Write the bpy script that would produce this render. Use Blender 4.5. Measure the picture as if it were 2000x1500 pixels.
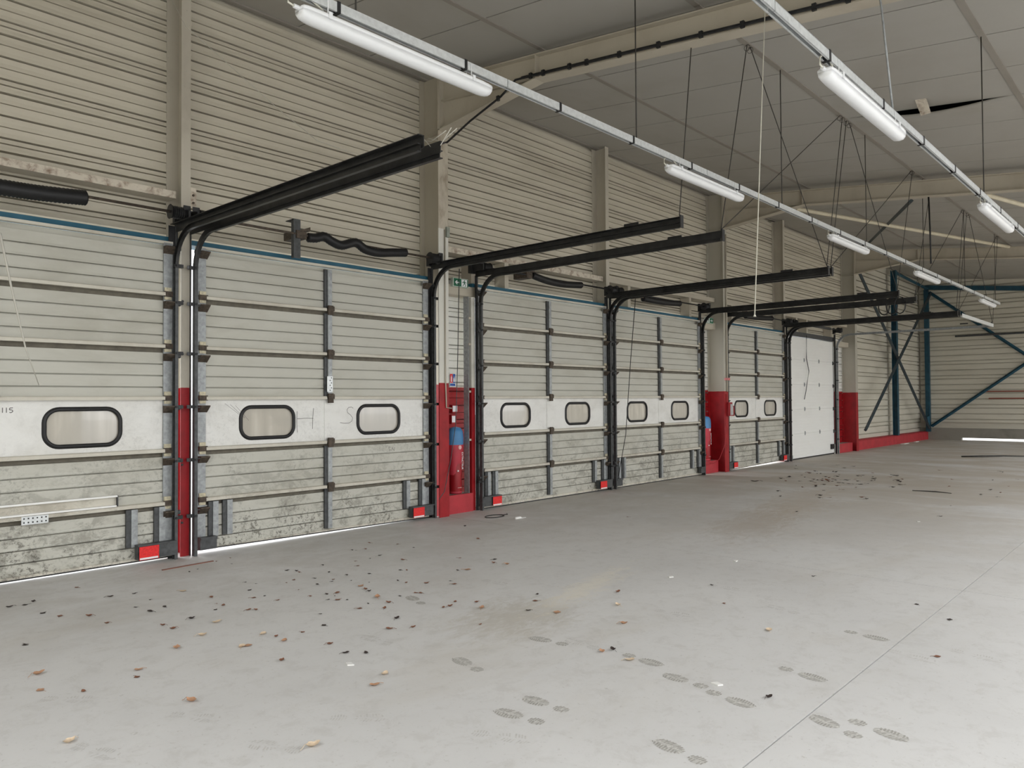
import bpy, bmesh, math, random
from mathutils import Vector, Matrix
from mathutils.geometry import tessellate_polygon

random.seed(7)
for o in list(bpy.data.objects):
    bpy.data.objects.remove(o, do_unlink=True)
scene = bpy.context.scene
COL = scene.collection

# ------------------------------------------------------------------ camera
F_PX = 1490.0
YAW, PITCH, ROLL = math.radians(42.258), math.radians(1.197), math.radians(-0.363)
CAM_H = 1.6
fw = Vector((math.cos(PITCH) * math.cos(YAW), math.cos(PITCH) * math.sin(YAW), math.sin(PITCH)))
rt = Vector((math.sin(YAW), -math.cos(YAW), 0))
up = rt.cross(fw)
rt2 = rt * math.cos(ROLL) + up * math.sin(ROLL)
up2 = up * math.cos(ROLL) - rt * math.sin(ROLL)
cam = bpy.data.cameras.new('camera')
cam.sensor_width = 36
cam.lens = F_PX / 2000 * 36
cam.clip_start = 0.05
cam.clip_end = 300
cam_o = bpy.data.objects.new('camera', cam)
COL.objects.link(cam_o)
cam_o.matrix_world = Matrix(((rt2.x, up2.x, -fw.x, 0), (rt2.y, up2.y, -fw.y, 0),
                             (rt2.z, up2.z, -fw.z, CAM_H), (0, 0, 0, 1)))
scene.camera = cam_o

# ------------------------------------------------------------------ daylight: overcast sky through the open side
world = bpy.data.worlds.new('overcast_sky')
scene.world = world
world.use_nodes = True
bg = world.node_tree.nodes['Background']
bg.inputs[0].default_value = (0.955, 0.975, 1.0, 1)
bg.inputs[1].default_value = 5.0
ROOM_X0, ROOM_X1, ROOM_Y0, WALL_Y = -8.0, 32.4, -11.5, 8.15
SKY_Y0, SKY_Y1 = -2.6, -9.05          # glazed strip of the roof behind the camera, open to the sky
SKY2 = (-7.0, -1.2, 3.85, SKY_Y0)       # unseen roof opening added at the near end to brighten the floor (x0, x1, y1, y0)
OPEN_H = 3.2                           # open loading bays in the opposite wall
OPEN_X = [(-3.5, 5.5), (9.0, 14.0), (17.5, 22.5), (26.0, 31.0)]


def portal(w, h, loc, rot):
    pl = bpy.data.lights.new('daylight_portal', 'AREA')
    pl.shape = 'RECTANGLE'
    pl.size, pl.size_y = w, h
    pl.cycles.is_portal = True
    o = bpy.data.objects.new('daylight_portal', pl)
    COL.objects.link(o)
    o.location, o.rotation_euler = loc, rot


for (xa, xb) in OPEN_X:
    portal(xb - xa, OPEN_H, ((xa + xb) / 2, ROOM_Y0 - 0.02, OPEN_H / 2), (math.radians(90), 0, 0))
portal(SKY2[1] - SKY2[0], SKY2[2] - SKY2[3], ((SKY2[0] + SKY2[1]) / 2, (SKY2[2] + SKY2[3]) / 2, 5.72), (0, 0, 0))
portal(ROOM_X1 - ROOM_X0, SKY_Y0 - SKY_Y1, ((ROOM_X0 + ROOM_X1) / 2, (SKY_Y0 + SKY_Y1) / 2, 5.05), (0, 0, 0))
scene.view_settings.view_transform = 'Standard'
scene.view_settings.look = 'None'
scene.view_settings.gamma = 1
scene.view_settings.use_curve_mapping = False
scene.view_settings.exposure = -0.12


# ------------------------------------------------------------------ pixel helpers (2000 x 1500 frame)
def ray(x, y):
    return rt2 * ((x - 1000) / F_PX) - up2 * ((y - 750) / F_PX) + fw


def on_floor(x, y, z=0.0):
    v = ray(x, y)
    t = (z - CAM_H) / v.z
    return Vector((v.x * t, v.y * t, z))


def on_wall(x, y, yp):
    v = ray(x, y)
    t = yp / v.y
    return Vector((v.x * t, yp, CAM_H + v.z * t))


SLOPE = 0.108
CEIL_AT_WALL = 6.17


def ceil_z(y):
    return CEIL_AT_WALL + SLOPE * (y - WALL_Y)


# ------------------------------------------------------------------ materials
def new_mat(name):
    m = bpy.data.materials.new(name)
    m.use_nodes = True
    nt = m.node_tree
    return m, nt, nt.nodes['Principled BSDF']


def ramp(nt, fac, stops):
    r = nt.nodes.new('ShaderNodeValToRGB')
    el = r.color_ramp.elements
    el[0].position, el[0].color = stops[0][0], (*stops[0][1], 1)
    el[1].position, el[1].color = stops[-1][0], (*stops[-1][1], 1)
    for p, c in stops[1:-1]:
        e = el.new(p)
        e.color = (*c, 1)
    nt.links.new(fac, r.inputs[0])
    return r.outputs[0]


def coords(nt, kind='world', scale=(1, 1, 1)):
    if kind == 'world':
        g = nt.nodes.new('ShaderNodeNewGeometry').outputs['Position']
    else:
        g = nt.nodes.new('ShaderNodeTexCoord').outputs['Object']
    mp = nt.nodes.new('ShaderNodeMapping')
    mp.inputs['Scale'].default_value = scale
    nt.links.new(g, mp.inputs[0])
    return mp.outputs[0]


def noise(nt, vec, scale, detail=4, rough=0.6, dist=0.0):
    n = nt.nodes.new('ShaderNodeTexNoise')
    n.inputs['Scale'].default_value = scale
    n.inputs['Detail'].default_value = detail
    n.inputs['Roughness'].default_value = rough
    n.inputs['Distortion'].default_value = dist
    nt.links.new(vec, n.inputs['Vector'])
    return n.outputs['Fac']


def mix(nt, fac, a, b, mode='MIX'):
    n = nt.nodes.new('ShaderNodeMix')
    n.data_type = 'RGBA'
    n.blend_type = mode
    for sock, v in ((n.inputs[0], fac), (n.inputs[6], a), (n.inputs[7], b)):
        if hasattr(v, 'is_output'):
            nt.links.new(v, sock)
        elif isinstance(v, tuple):
            sock.default_value = (*v, 1)
        else:
            sock.default_value = v
    return n.outputs[2]


def math_n(nt, op, a, b=None, clamp=False):
    n = nt.nodes.new('ShaderNodeMath')
    n.operation = op
    n.use_clamp = clamp
    for i, v in enumerate((a, b)):
        if v is None:
            continue
        if hasattr(v, 'is_output'):
            nt.links.new(v, n.inputs[i])
        else:
            n.inputs[i].default_value = v
    return n.outputs[0]


def bump(nt, bsdf, h, strength=0.2, dist=0.01):
    b = nt.nodes.new('ShaderNodeBump')
    b.inputs['Strength'].default_value = strength
    b.inputs['Distance'].default_value = dist
    nt.links.new(h, b.inputs['Height'])
    nt.links.new(b.outputs[0], bsdf.inputs['Normal'])


def smooth_step(nt, v, lo, hi):
    n = nt.nodes.new('ShaderNodeMapRange')
    n.interpolation_type = 'SMOOTHSTEP'
    n.inputs['From Min'].default_value = lo
    n.inputs['From Max'].default_value = hi
    nt.links.new(v, n.inputs['Value'])
    return n.outputs[0]


def simple(name, col, rough=0.6, metal=0.0, var=0.12, scale=14, spec=0.4):
    m, nt, b = new_mat(name)
    v = coords(nt)
    n = noise(nt, v, scale, 5)
    lo = tuple(c * (1 - var) for c in col)
    hi = tuple(min(1, c * (1 + var)) for c in col)
    nt.links.new(ramp(nt, n, [(0.3, lo), (0.7, hi)]), b.inputs['Base Color'])
    b.inputs['Roughness'].default_value = rough
    b.inputs['Metallic'].default_value = metal
    b.inputs['Specular IOR Level'].default_value = spec
    return m


def dirty(name, col, dirt, amount=0.5, rough=0.55, streak=(0.6, 1, 3), spots=0.35, red_below=None, red=(0.30, 0.007, 0.011), low_grime=None, white_below=None):
    """painted sheet metal with grime blotches, specks and (optionally) red paint below a height"""
    m, nt, b = new_mat(name)
    v = coords(nt, 'world', streak)
    big = noise(nt, v, 1.1, 5, 0.62, 0.4)
    c = mix(nt, math_n(nt, 'MULTIPLY', smooth_step(nt, big, 0.42, 0.78), amount), col, dirt)
    v2 = coords(nt)
    fine = noise(nt, v2, 34, 6, 0.75)
    c = mix(nt, math_n(nt, 'MULTIPLY', smooth_step(nt, fine, 0.60, 0.76), spots), c, tuple(x * 0.35 for x in dirt))
    sep = nt.nodes.new('ShaderNodeSeparateXYZ')
    nt.links.new(v2, sep.inputs[0])
    if low_grime:
        top, strength = low_grime
        zf = math_n(nt, 'SUBTRACT', 1.0, math_n(nt, 'DIVIDE', sep.outputs[2], top), True)
        blot = noise(nt, coords(nt, 'world', (1.5, 1, 2.2)), 2.6, 9, 0.78, 0.5)
        g = math_n(nt, 'MULTIPLY', smooth_step(nt, blot, 0.47, 0.60), math_n(nt, 'MULTIPLY', zf, strength * 0.8), True)
        c = mix(nt, g, c, tuple(x * 0.50 for x in dirt))
        region = smooth_step(nt, noise(nt, v2, 1.6, 3, 0.6), 0.47, 0.62)
        sp = noise(nt, v2, 24, 8, 0.82, 0.3)
        g2 = math_n(nt, 'MULTIPLY', smooth_step(nt, sp, 0.51, 0.58), math_n(nt, 'MULTIPLY', math_n(nt, 'MULTIPLY', zf, region), strength), True)
        c = mix(nt, g2, c, (0.075, 0.066, 0.05))
        scr = noise(nt, coords(nt, 'world', (3, 1, 9)), 5, 6, 0.75, 1.5)
        g3 = math_n(nt, 'MULTIPLY', smooth_step(nt, scr, 0.66, 0.70), math_n(nt, 'ADD', math_n(nt, 'MULTIPLY', zf, 0.5), 0.12), True)
        c = mix(nt, g3, c, (0.10, 0.09, 0.075))
    if white_below is not None:
        wm = math_n(nt, 'LESS_THAN', math_n(nt, 'ADD', sep.outputs[2], math_n(nt, 'MULTIPLY', fine, 0.02)), white_below)
        c = mix(nt, wm, c, (0.66, 0.645, 0.585))
    if red_below is not None:
        wob = math_n(nt, 'MULTIPLY', math_n(nt, 'SUBTRACT', noise(nt, v2, 9, 2), 0.5), 0.012)
        zz = math_n(nt, 'ADD', sep.outputs[2], wob)
        msk = math_n(nt, 'LESS_THAN', zz, red_below)
        rv = ramp(nt, noise(nt, v2, 7, 5), [(0.3, tuple(x * 0.8 for x in red)), (0.7, tuple(x * 1.25 for x in red))])
        c = mix(nt, msk, c, rv)
    nt.links.new(c, b.inputs['Base Color'])
    b.inputs['Roughness'].default_value = rough
    b.inputs['Specular IOR Level'].default_value = 0.35
    return m


MT = {}
CREAM = (0.60, 0.555, 0.455)
MT['clad'] = dirty('cladding_cream', CREAM, (0.34, 0.30, 0.23), 0.45, 0.5, (0.45, 1, 2.2), 0.25)
MT['clad_white'] = dirty('cladding_white_red', (0.80, 0.79, 0.74), (0.42, 0.40, 0.34), 0.35, 0.45, red_below=1.79)
MT['clad_far'] = dirty('cladding_far', (0.62, 0.59, 0.50), (0.36, 0.33, 0.26), 0.4, 0.5, (0.4, 0.4, 2))
MT['steel_cream'] = dirty('steel_cream', (0.50, 0.455, 0.37), (0.26, 0.21, 0.15), 0.4, 0.5, (1, 1, 0.6), 0.3)
MT['col_cream'] = dirty('column_cream_red', (0.44, 0.40, 0.32), (0.30, 0.25, 0.18), 0.4, 0.5, (1, 1, 0.5), 0.35, red_below=1.82)
MT['col_front'] = dirty('column_front_white_red', (0.54, 0.49, 0.40), (0.26, 0.20, 0.14), 0.9, 0.5, (5, 5, 2.5), 0.3, red_below=1.84, white_below=3.98)
MT['col_cream_low'] = dirty('column_cream_red_low', (0.45, 0.425, 0.36), (0.30, 0.25, 0.18), 0.4, 0.5, (1, 1, 0.5), 0.3, red_below=1.76)
MT['post_cream'] = dirty('post_cream_red', (0.52, 0.48, 0.40), (0.24, 0.20, 0.15), 0.5, 0.5, (1, 1, 0.5), 0.5, red_below=1.75)
MT['rust_beam'] = dirty('rusty_cream_beam', (0.64, 0.58, 0.48), (0.20, 0.12, 0.075), 1.0, 0.65, (11, 9, 12), 0.5)
MT['panel'] = dirty('door_panel_grey', (0.525, 0.515, 0.455), (0.35, 0.33, 0.265), 0.55, 0.45, (0.8, 1, 2), 0.22, low_grime=(1.5, 0.85))
MT['rail'] = dirty('door_rail_cream', (0.60, 0.57, 0.49), (0.35, 0.30, 0.23), 0.5, 0.5, (2, 1, 2), 0.45, low_grime=(1.3, 0.6))
MT['winpanel'] = dirty('window_panel_white', (0.78, 0.775, 0.745), (0.58, 0.56, 0.51), 0.6, 0.35, (1.2, 1, 2), 0.25, low_grime=(2.3, 0.3))
MT['galv'] = simple('galvanised_steel', (0.33, 0.345, 0.35), 0.45, 0.35, 0.25, 22)
MT['galv_bright'] = simple('galvanised_bright', (0.66, 0.68, 0.68), 0.35, 0.35, 0.12, 30)
MT['dark_steel'] = simple('dark_steel', (0.075, 0.078, 0.08), 0.5, 0.3, 0.3, 20)
MT['black'] = simple('black_paint', (0.016, 0.016, 0.017), 0.42, 0.0, 0.4, 18)
MT['black_track'] = simple('black_track_paint', (0.022, 0.022, 0.022), 0.4, 0.1, 0.5, 9)
MT['rubber'] = simple('black_rubber', (0.012, 0.012, 0.013), 0.45, 0.0, 0.2)
MT['rust'] = simple('rusty_bracket', (0.085, 0.066, 0.05), 0.7, 0.2, 0.5, 30)
MT['plate_cream'] = simple('hinge_plate_cream', (0.55, 0.50, 0.36), 0.55, 0.2, 0.25, 40)
MT['blue'] = dirty('blue_paint', (0.016, 0.095, 0.15), (0.045, 0.15, 0.22), 0.6, 0.5, (3, 1, 3), 0.2)
MT['blue_dark'] = simple('blue_steel', (0.012, 0.062, 0.095), 0.5, 0.0, 0.25, 6)
MT['brace_dark'] = simple('brace_dark', (0.035, 0.05, 0.058), 0.5, 0, 0.25, 8)
MT['red'] = simple('red_paint', (0.31, 0.009, 0.014), 0.45, 0.0, 0.15, 6)
MT['red_bright'] = simple('red_sticker', (0.72, 0.02, 0.02), 0.45, 0.0, 0.2, 60)
MT['red_plinth'] = simple('red_plinth', (0.42, 0.03, 0.04), 0.6, 0.0, 0.15, 5)
MT['white'] = simple('white_plastic', (0.82, 0.83, 0.84), 0.3, 0.0, 0.02, 5, 0.5)
MT['white_door'] = dirty('white_door', (0.86, 0.86, 0.83), (0.72, 0.71, 0.67), 0.3, 0.35, (1, 1, 3), 0.05)
MT['green'] = simple('sign_green', (0.0, 0.12, 0.05), 0.4, 0.0, 0.05)
MT['sign_pale'] = simple('sign_casing', (0.55, 0.62, 0.55), 0.4, 0.0, 0.05)
MT['sign_blue'] = simple('sign_blue', (0.03, 0.10, 0.38), 0.4, 0.0, 0.05)
MT['cover_blue'] = simple('cover_blue', (0.065, 0.22, 0.44), 0.45, 0.0, 0.08, 8)
MT['cover_red'] = simple('cover_red', (0.47, 0.035, 0.055), 0.4, 0.0, 0.12, 6)
MT['cord_white'] = simple('pale_cord', (0.72, 0.70, 0.60), 0.6, 0.0, 0.05)
MT['web'] = simple('cobweb', (0.55, 0.53, 0.47), 0.8, 0.0, 0.1)
MT['wire'] = simple('dark_wire', (0.05, 0.046, 0.04), 0.6, 0.2, 0.2)
MT['concrete'] = dirty('plinth_concrete', (0.27, 0.255, 0.22), (0.13, 0.12, 0.10), 0.7, 0.85, (1, 1, 1), 0.4)
MT['groove'] = simple('joint_filler', (0.10, 0.095, 0.085), 0.9, 0, 0.2)
MT['tube_cream'] = simple('cream_tube', (0.62, 0.56, 0.42), 0.5, 0, 0.08, 5)
MT['void'] = simple('roof_void', (0.02, 0.025, 0.035), 0.9, 0, 0.2)
MT['pencil'] = simple('pencil_scribble', (0.16, 0.15, 0.145), 0.8, 0, 0.2)
MT['pipe_red'] = simple('red_brown_pipe', (0.26, 0.075, 0.05), 0.5, 0, 0.15)
MT['ground'] = simple('outside_ground', (0.45, 0.45, 0.44), 0.9, 0, 0.1, 1)
MT['shadow_gap'] = simple('joint_shade_dark', (0.15, 0.135, 0.105), 0.7, 0, 0.2)  # shade of the door joints, put into the colour
LEAF = [simple('leaf_tan', (0.46, 0.26, 0.155), 0.7, 0, 0.2, 60), simple('leaf_brown', (0.22, 0.095, 0.055), 0.7, 0, 0.25, 60),
        simple('leaf_dark', (0.045, 0.032, 0.028), 0.8, 0, 0.3, 60), simple('leaf_pale', (0.66, 0.52, 0.37), 0.7, 0, 0.15, 60)]
MT['paper'] = simple('paper_scrap', (0.8, 0.79, 0.76), 0.7, 0, 0.05)


def pane_mat():
    m, nt, b = new_mat('cloudy_pane')
    v = coords(nt, 'world', (7, 1, 0.5))
    n = noise(nt, v, 1.3, 3, 0.5, 0.3)
    n2 = noise(nt, coords(nt), 2.2, 3, 0.5, 0.8)
    c = ramp(nt, n, [(0.25, (0.40, 0.365, 0.315)), (0.55, (0.52, 0.485, 0.42)), (0.8, (0.66, 0.63, 0.56))])
    c = mix(nt, smooth_step(nt, n2, 0.35, 0.7), c, (0.46, 0.43, 0.375))
    nt.links.new(c, b.inputs['Base Color'])
    b.inputs['Roughness'].default_value = 0.12
    b.inputs['Transmission Weight'].default_value = 0.0
    b.inputs['Coat Weight'].default_value = 0.6
    return m


MT['pane'] = pane_mat()


def floor_mat():
    m, nt, b = new_mat('painted_concrete')
    v = coords(nt)
    big = noise(nt, v, 0.45, 6, 0.6, 0.5)
    c = ramp(nt, big, [(0.3, (0.59, 0.58, 0.565)), (0.55, (0.65, 0.64, 0.625)), (0.75, (0.68, 0.67, 0.655))])
    warm = noise(nt, coords(nt, 'world', (0.5, 1.2, 1)), 0.8, 7, 0.65, 0.6)
    c = mix(nt, math_n(nt, 'MULTIPLY', smooth_step(nt, warm, 0.5, 0.75), 0.40), c, (0.50, 0.46, 0.395))
    sep = nt.nodes.new('ShaderNodeSeparateXYZ')
    nt.links.new(v, sep.inputs[0])
    dirtx = smooth_step(nt, sep.outputs[0], 5.0, 17.0)
    dn = noise(nt, coords(nt, 'world', (0.7, 0.35, 1)), 1.3, 8, 0.7, 0.7)
    c = mix(nt, math_n(nt, 'MULTIPLY', dirtx, math_n(nt, 'MULTIPLY', smooth_step(nt, dn, 0.30, 0.60), 0.85)), c, (0.45, 0.395, 0.32))
    near = smooth_step(nt, sep.outputs[1], 4.2, 7.9)
    nn2 = noise(nt, coords(nt, 'world', (0.8, 1.2, 1)), 1.7, 8, 0.72, 0.5)
    c = mix(nt, math_n(nt, 'MULTIPLY', near, math_n(nt, 'MULTIPLY', smooth_step(nt, nn2, 0.36, 0.62), 0.4)), c, (0.42, 0.385, 0.33))
    pale = smooth_step(nt, noise(nt, coords(nt, 'world', (0.6, 1.6, 1)), 1.0, 8, 0.7, 1.0), 0.63, 0.72)
    c = mix(nt, math_n(nt, 'MULTIPLY', pale, 0.3), c, (0.72, 0.67, 0.57))
    # worn ellipse shaped patches, placed where the slab is rubbed
    for (px, py, rx, ry, col, k) in ((1010, 1205, 0.6, 0.4, (0.45, 0.41, 0.34), 0.6), (1150, 1145, 0.9, 0.16, (0.76, 0.71, 0.61), 0.6),
                                     (1480, 1020, 1.6, 0.5, (0.40, 0.34, 0.28), 0.45), (1560, 980, 2.2, 0.5, (0.46, 0.37, 0.27), 0.4)):
        p = on_floor(px, py)
        mp = nt.nodes.new('ShaderNodeMapping')
        mp.vector_type = 'TEXTURE'
        mp.inputs['Location'].default_value = (p.x, p.y, 0)
        mp.inputs['Rotation'].default_value = (0, 0, math.radians(12))
        mp.inputs['Scale'].default_value = (rx, ry, 1)
        nt.links.new(v, mp.inputs[0])
        ln = nt.nodes.new('ShaderNodeVectorMath')
        ln.operation = 'LENGTH'
        nt.links.new(mp.outputs[0], ln.inputs[0])
        nn = noise(nt, coords(nt, 'world', (0.7, 1.6, 1)), 6, 9, 0.8, 0.8)
        rr = math_n(nt, 'ADD', ln.outputs['Value'], math_n(nt, 'MULTIPLY', math_n(nt, 'SUBTRACT', nn, 0.5), 4.0))
        g = math_n(nt, 'MULTIPLY', math_n(nt, 'SUBTRACT', 1.0, smooth_step(nt, rr, 0.2, 1.3)), k)
        c = mix(nt, g, c, col)
    sp = noise(nt, v, 26, 8, 0.8, 0.3)
    c = mix(nt, math_n(nt, 'MULTIPLY', smooth_step(nt, sp, 0.58, 0.66), 0.45), c, (0.34, 0.315, 0.28))
    mot = noise(nt, v, 6, 8, 0.78, 0.4)
    c = mix(nt, math_n(nt, 'MULTIPLY', smooth_step(nt, mot, 0.48, 0.66), 0.35), c, (0.47, 0.45, 0.42))
    sc = noise(nt, coords(nt, 'world', (9, 1.3, 1)), 4, 6, 0.7, 0.4)
    c = mix(nt, math_n(nt, 'MULTIPLY', smooth_step(nt, sc, 0.64, 0.74), 0.25), c, (0.62, 0.61, 0.585))
    nt.links.new(c, b.inputs['Base Color'])
    b.inputs['Roughness'].default_value = 0.62
    b.inputs['Specular IOR Level'].default_value = 0.3
    bump(nt, b, noise(nt, v, 55, 5), 0.08, 0.004)
    return m


MT['floor'] = floor_mat()
MT['print'] = simple('dust_footprint', (0.36, 0.345, 0.315), 0.85, 0, 0.25, 40)
MT['print_mid'] = simple('mid_footprint', (0.50, 0.485, 0.455), 0.85, 0, 0.3, 60)
MT['print_faint'] = simple('faint_footprint', (0.55, 0.535, 0.51), 0.85, 0, 0.15, 40)
MT['ceil'] = dirty('ceiling_panel', (0.385, 0.37, 0.335), (0.31, 0.285, 0.24), 0.6, 0.6, (0.5, 0.5, 1), 0.12)
MT['purlin'] = dirty('purlin_grey', (0.29, 0.265, 0.23), (0.2, 0.18, 0.15), 0.4, 0.6, (1, 1, 1), 0.3)


# ------------------------------------------------------------------ mesh helpers
class MB:
    def __init__(s):
        s.v = []
        s.f = []

    def box(s, x0, x1, y0, y1, z0, z1):
        if x0 > x1: x0, x1 = x1, x0
        if y0 > y1: y0, y1 = y1, y0
        if z0 > z1: z0, z1 = z1, z0
        n = len(s.v)
        s.v += [(x, y, z) for x in (x0, x1) for y in (y0, y1) for z in (z0, z1)]
        for q in ((0, 1, 3, 2), (4, 6, 7, 5), (0, 4, 5, 1), (2, 3, 7, 6), (0, 2, 6, 4), (1, 5, 7, 3)):
            s.f.append(tuple(n + i for i in q))
        return s

    def prism(s, poly, axis, a0, a1):
        """poly: list of 2d points in the plane normal to axis (x:(y,z) y:(x,z) z:(x,y)), extruded a0..a1"""
        n = len(s.v)
        k = len(poly)
        for a in (a0, a1):
            for p in poly:
                s.v.append({'x': (a, p[0], p[1]), 'y': (p[0], a, p[1]), 'z': (p[0], p[1], a)}[axis])
        for i in range(k):
            j = (i + 1) % k
            s.f.append((n + i, n + j, n + k + j, n + k + i))
        s.f.append(tuple(n + i for i in range(k))[::-1])
        s.f.append(tuple(n + k + i for i in range(k)))
        return s

    def tube(s, pts, r, seg=8, cap=True):
        pts = [Vector(p) for p in pts]
        rs = r if isinstance(r, (list, tuple)) else [r] * len(pts)
        n = len(s.v)
        for i, p in enumerate(pts):
            d = (pts[min(i + 1, len(pts) - 1)] - pts[max(i - 1, 0)]).normalized()
            a = d.cross(Vector((0, 0, 1)))
            if a.length < 1e-3:
                a = d.cross(Vector((0, 1, 0)))
            a.normalize()
            b = d.cross(a)
            for k in range(seg):
                t = 2 * math.pi * k / seg
                s.v.append(tuple(p + (a * math.cos(t) + b * math.sin(t)) * rs[i]))
        for i in range(len(pts) - 1):
            for k in range(seg):
                k2 = (k + 1) % seg
                s.f.append((n + i * seg + k, n + i * seg + k2, n + (i + 1) * seg + k2, n + (i + 1) * seg + k))
        if cap:
            s.f.append(tuple(n + k for k in range(seg))[::-1])
            m = n + (len(pts) - 1) * seg
            s.f.append(tuple(m + k for k in range(seg)))
        return s

    def loop_tube(s, pts, prof):
        """closed loop in xz plane; prof: (radial, y) offsets"""
        n = len(s.v)
        N = len(pts)
        k = len(prof)
        for i in range(N):
            p = Vector(pts[i])
            d = (Vector(pts[(i + 1) % N]) - Vector(pts[i - 1])).normalized()
            nr = Vector((d.y, -d.x))
            for (u, yy) in prof:
                s.v.append((p.x + nr.x * u, yy, p.y + nr.y * u))
        for i in range(N):
            for j in range(k):
                a, b2 = n + i * k + j, n + i * k + (j + 1) % k
                c, d2 = n + ((i + 1) % N) * k + (j + 1) % k, n + ((i + 1) % N) * k + j
                s.f.append((a, b2, c, d2))
        return s

    def mesh(s, name, mat=None, smooth=False):
        me = bpy.data.meshes.new(name)
        me.from_pydata(s.v, [], s.f)
        bm = bmesh.new()
        bm.from_mesh(me)
        bmesh.ops.recalc_face_normals(bm, faces=bm.faces)
        bm.to_mesh(me)
        bm.free()
        if mat:
            me.materials.append(mat)
        if smooth:
            for p in me.polygons:
                p.use_smooth = True
        return me


def add(name, me, parent=None, loc=(0, 0, 0), rot=None, scale=None):
    o = bpy.data.objects.new(name, me)
    COL.objects.link(o)
    o.location = loc
    if rot: o.rotation_euler = rot
    if scale: o.scale = scale
    if parent: o.parent = parent
    return o


def tag(o, label, cat=None, group=None, kind=None):
    o['label'] = label
    if cat: o['category'] = cat
    if group: o['group'] = group
    if kind: o['kind'] = kind
    return o


def empty(name, loc, label, cat, group=None, kind=None):
    o = add(name, None, None, loc)
    o.empty_display_size = 0.1
    return tag(o, label, cat, group, kind)


def bx(x0, x1, y0, y1, z0, z1, name, mat):
    return MB().box(x0, x1, y0, y1, z0, z1).mesh(name, mat)


def rrect(cx, cz, hw, hh, r, n=6):
    pts = []
    for (sx, sz, a0) in ((1, 1, 0), (-1, 1, 90), (-1, -1, 180), (1, -1, 270)):
        for i in range(n + 1):
            a = math.radians(a0 + 90 * i / n)
            pts.append((cx + sx * (hw - r) + r * math.cos(a), cz + sz * (hh - r) + r * math.sin(a)))
    return pts


# ------------------------------------------------------------------ layout constants
COLS = [7.14, 15.5, 23.95]
POSTS = [3.60, 11.235, 18.985]
DOORS = [1.84, 5.335, 9.54, 12.94, 17.27, 20.82]
TRACK_X = {(0, 1): 3.462, (1, -1): 3.667, (1, 1): 7.0, (2, -1): 7.918, (2, 1): 11.162, (3, -1): 11.312, (3, 1): 14.56, (4, -1): 15.66, (4, 1): 18.885, (5, -1): 19.085, (5, 1): 22.46}
HALF = 1.62
DOOR_Y = 7.88
PURLINS = [6.0, 3.85, 1.70, -0.45, -2.6, -4.75, -6.9, -9.05]
JOINT0, JSTEP = 7.24, 1.08

# ------------------------------------------------------------------ floor
fl = add('floor', bx(ROOM_X0, ROOM_X1 + 0.4, ROOM_Y0, 8.45, -0.3, -0.12, 'floor', MT['groove']))
tag(fl, 'grey painted concrete warehouse floor with saw-cut joints', 'floor', kind='structure')
xs = [ROOM_X0, 7.19, 15.5, 23.95, ROOM_X1 + 0.4]
ys = [ROOM_Y0, 1.515, 8.45]
for i in range(4):
    for j in range(2):
        g = 0.0045
        add('slab', bx(xs[i] + g, xs[i + 1] - g, ys[j] + g, ys[j + 1] - g, -0.12, 0, 'slab', MT['floor']), fl)
gr = add('outside_ground', MB().box(-60, 90, 8.46, 60, -0.35, -0.03).box(-60, 90, -60, ROOM_Y0 - 0.01, -0.35, -0.03).box(ROOM_X1 + 0.41, 90, ROOM_Y0, 8.46, -0.35, -0.03).mesh('outside_ground', MT['ground']))
tag(gr, 'pale paved yard outside the loading doors', 'ground', kind='structure')

# ------------------------------------------------------------------ left wall (door wall)
TRAY = 0.545
LIP0 = 3.905


def tray_profile(far=False):
    """y: depth towards room is negative; z from 0 (bottom lip) to TRAY (top)"""
    P = []
    grooves = [(0.0, 0.016, 0.06), (0.085, 0.009, 0.03), (0.138, 0.015, 0.06), (0.24, 0.006, 0.018), (0.345, 0.015, 0.06), (0.455, 0.006, 0.018)]
    if far: grooves = [(0.0, 0.03, 0.075), (0.138, 0.03, 0.075), (0.345, 0.03, 0.075)]
    pts = []
    for (z, w, d) in grooves:
        if z == 0:
            pts += [(d, 0.0), (d, w), (-0.010, w + 0.001), (-0.007, w + 0.02), (0, w + 0.045)]
        else:
            pts += [(0, z - w / 2 - 0.002), (d, z - w / 2), (d, z + w / 2), (-0.007, z + w / 2 + 0.001), (-0.004, z + w / 2 + 0.02), (0, z + w / 2 + 0.04)]
    pts.append((0, TRAY - 0.003))
    pts.append((0.075 if far else 0.06, TRAY))
    return pts


def tray_mesh(name, mat, axis='x', far=False):
    pts = tray_profile(far)
    m = MB()
    n = len(pts)
    for a in (0, 1):
        for (y, z) in pts:
            m.v.append((a, y, z) if axis == 'x' else (y, a, z))
    for i in range(n - 1):
        m.f.append((i, i + 1, n + i + 1, n + i))
    return m.mesh(name, mat)


TR = {k: tray_mesh('cladding_tray', MT[k], 'x', k == 'clad_far') for k in ('clad', 'clad_white', 'clad_far')}
TRY = tray_mesh('cladding_tray', MT['clad_far'], 'y', True)

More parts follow.
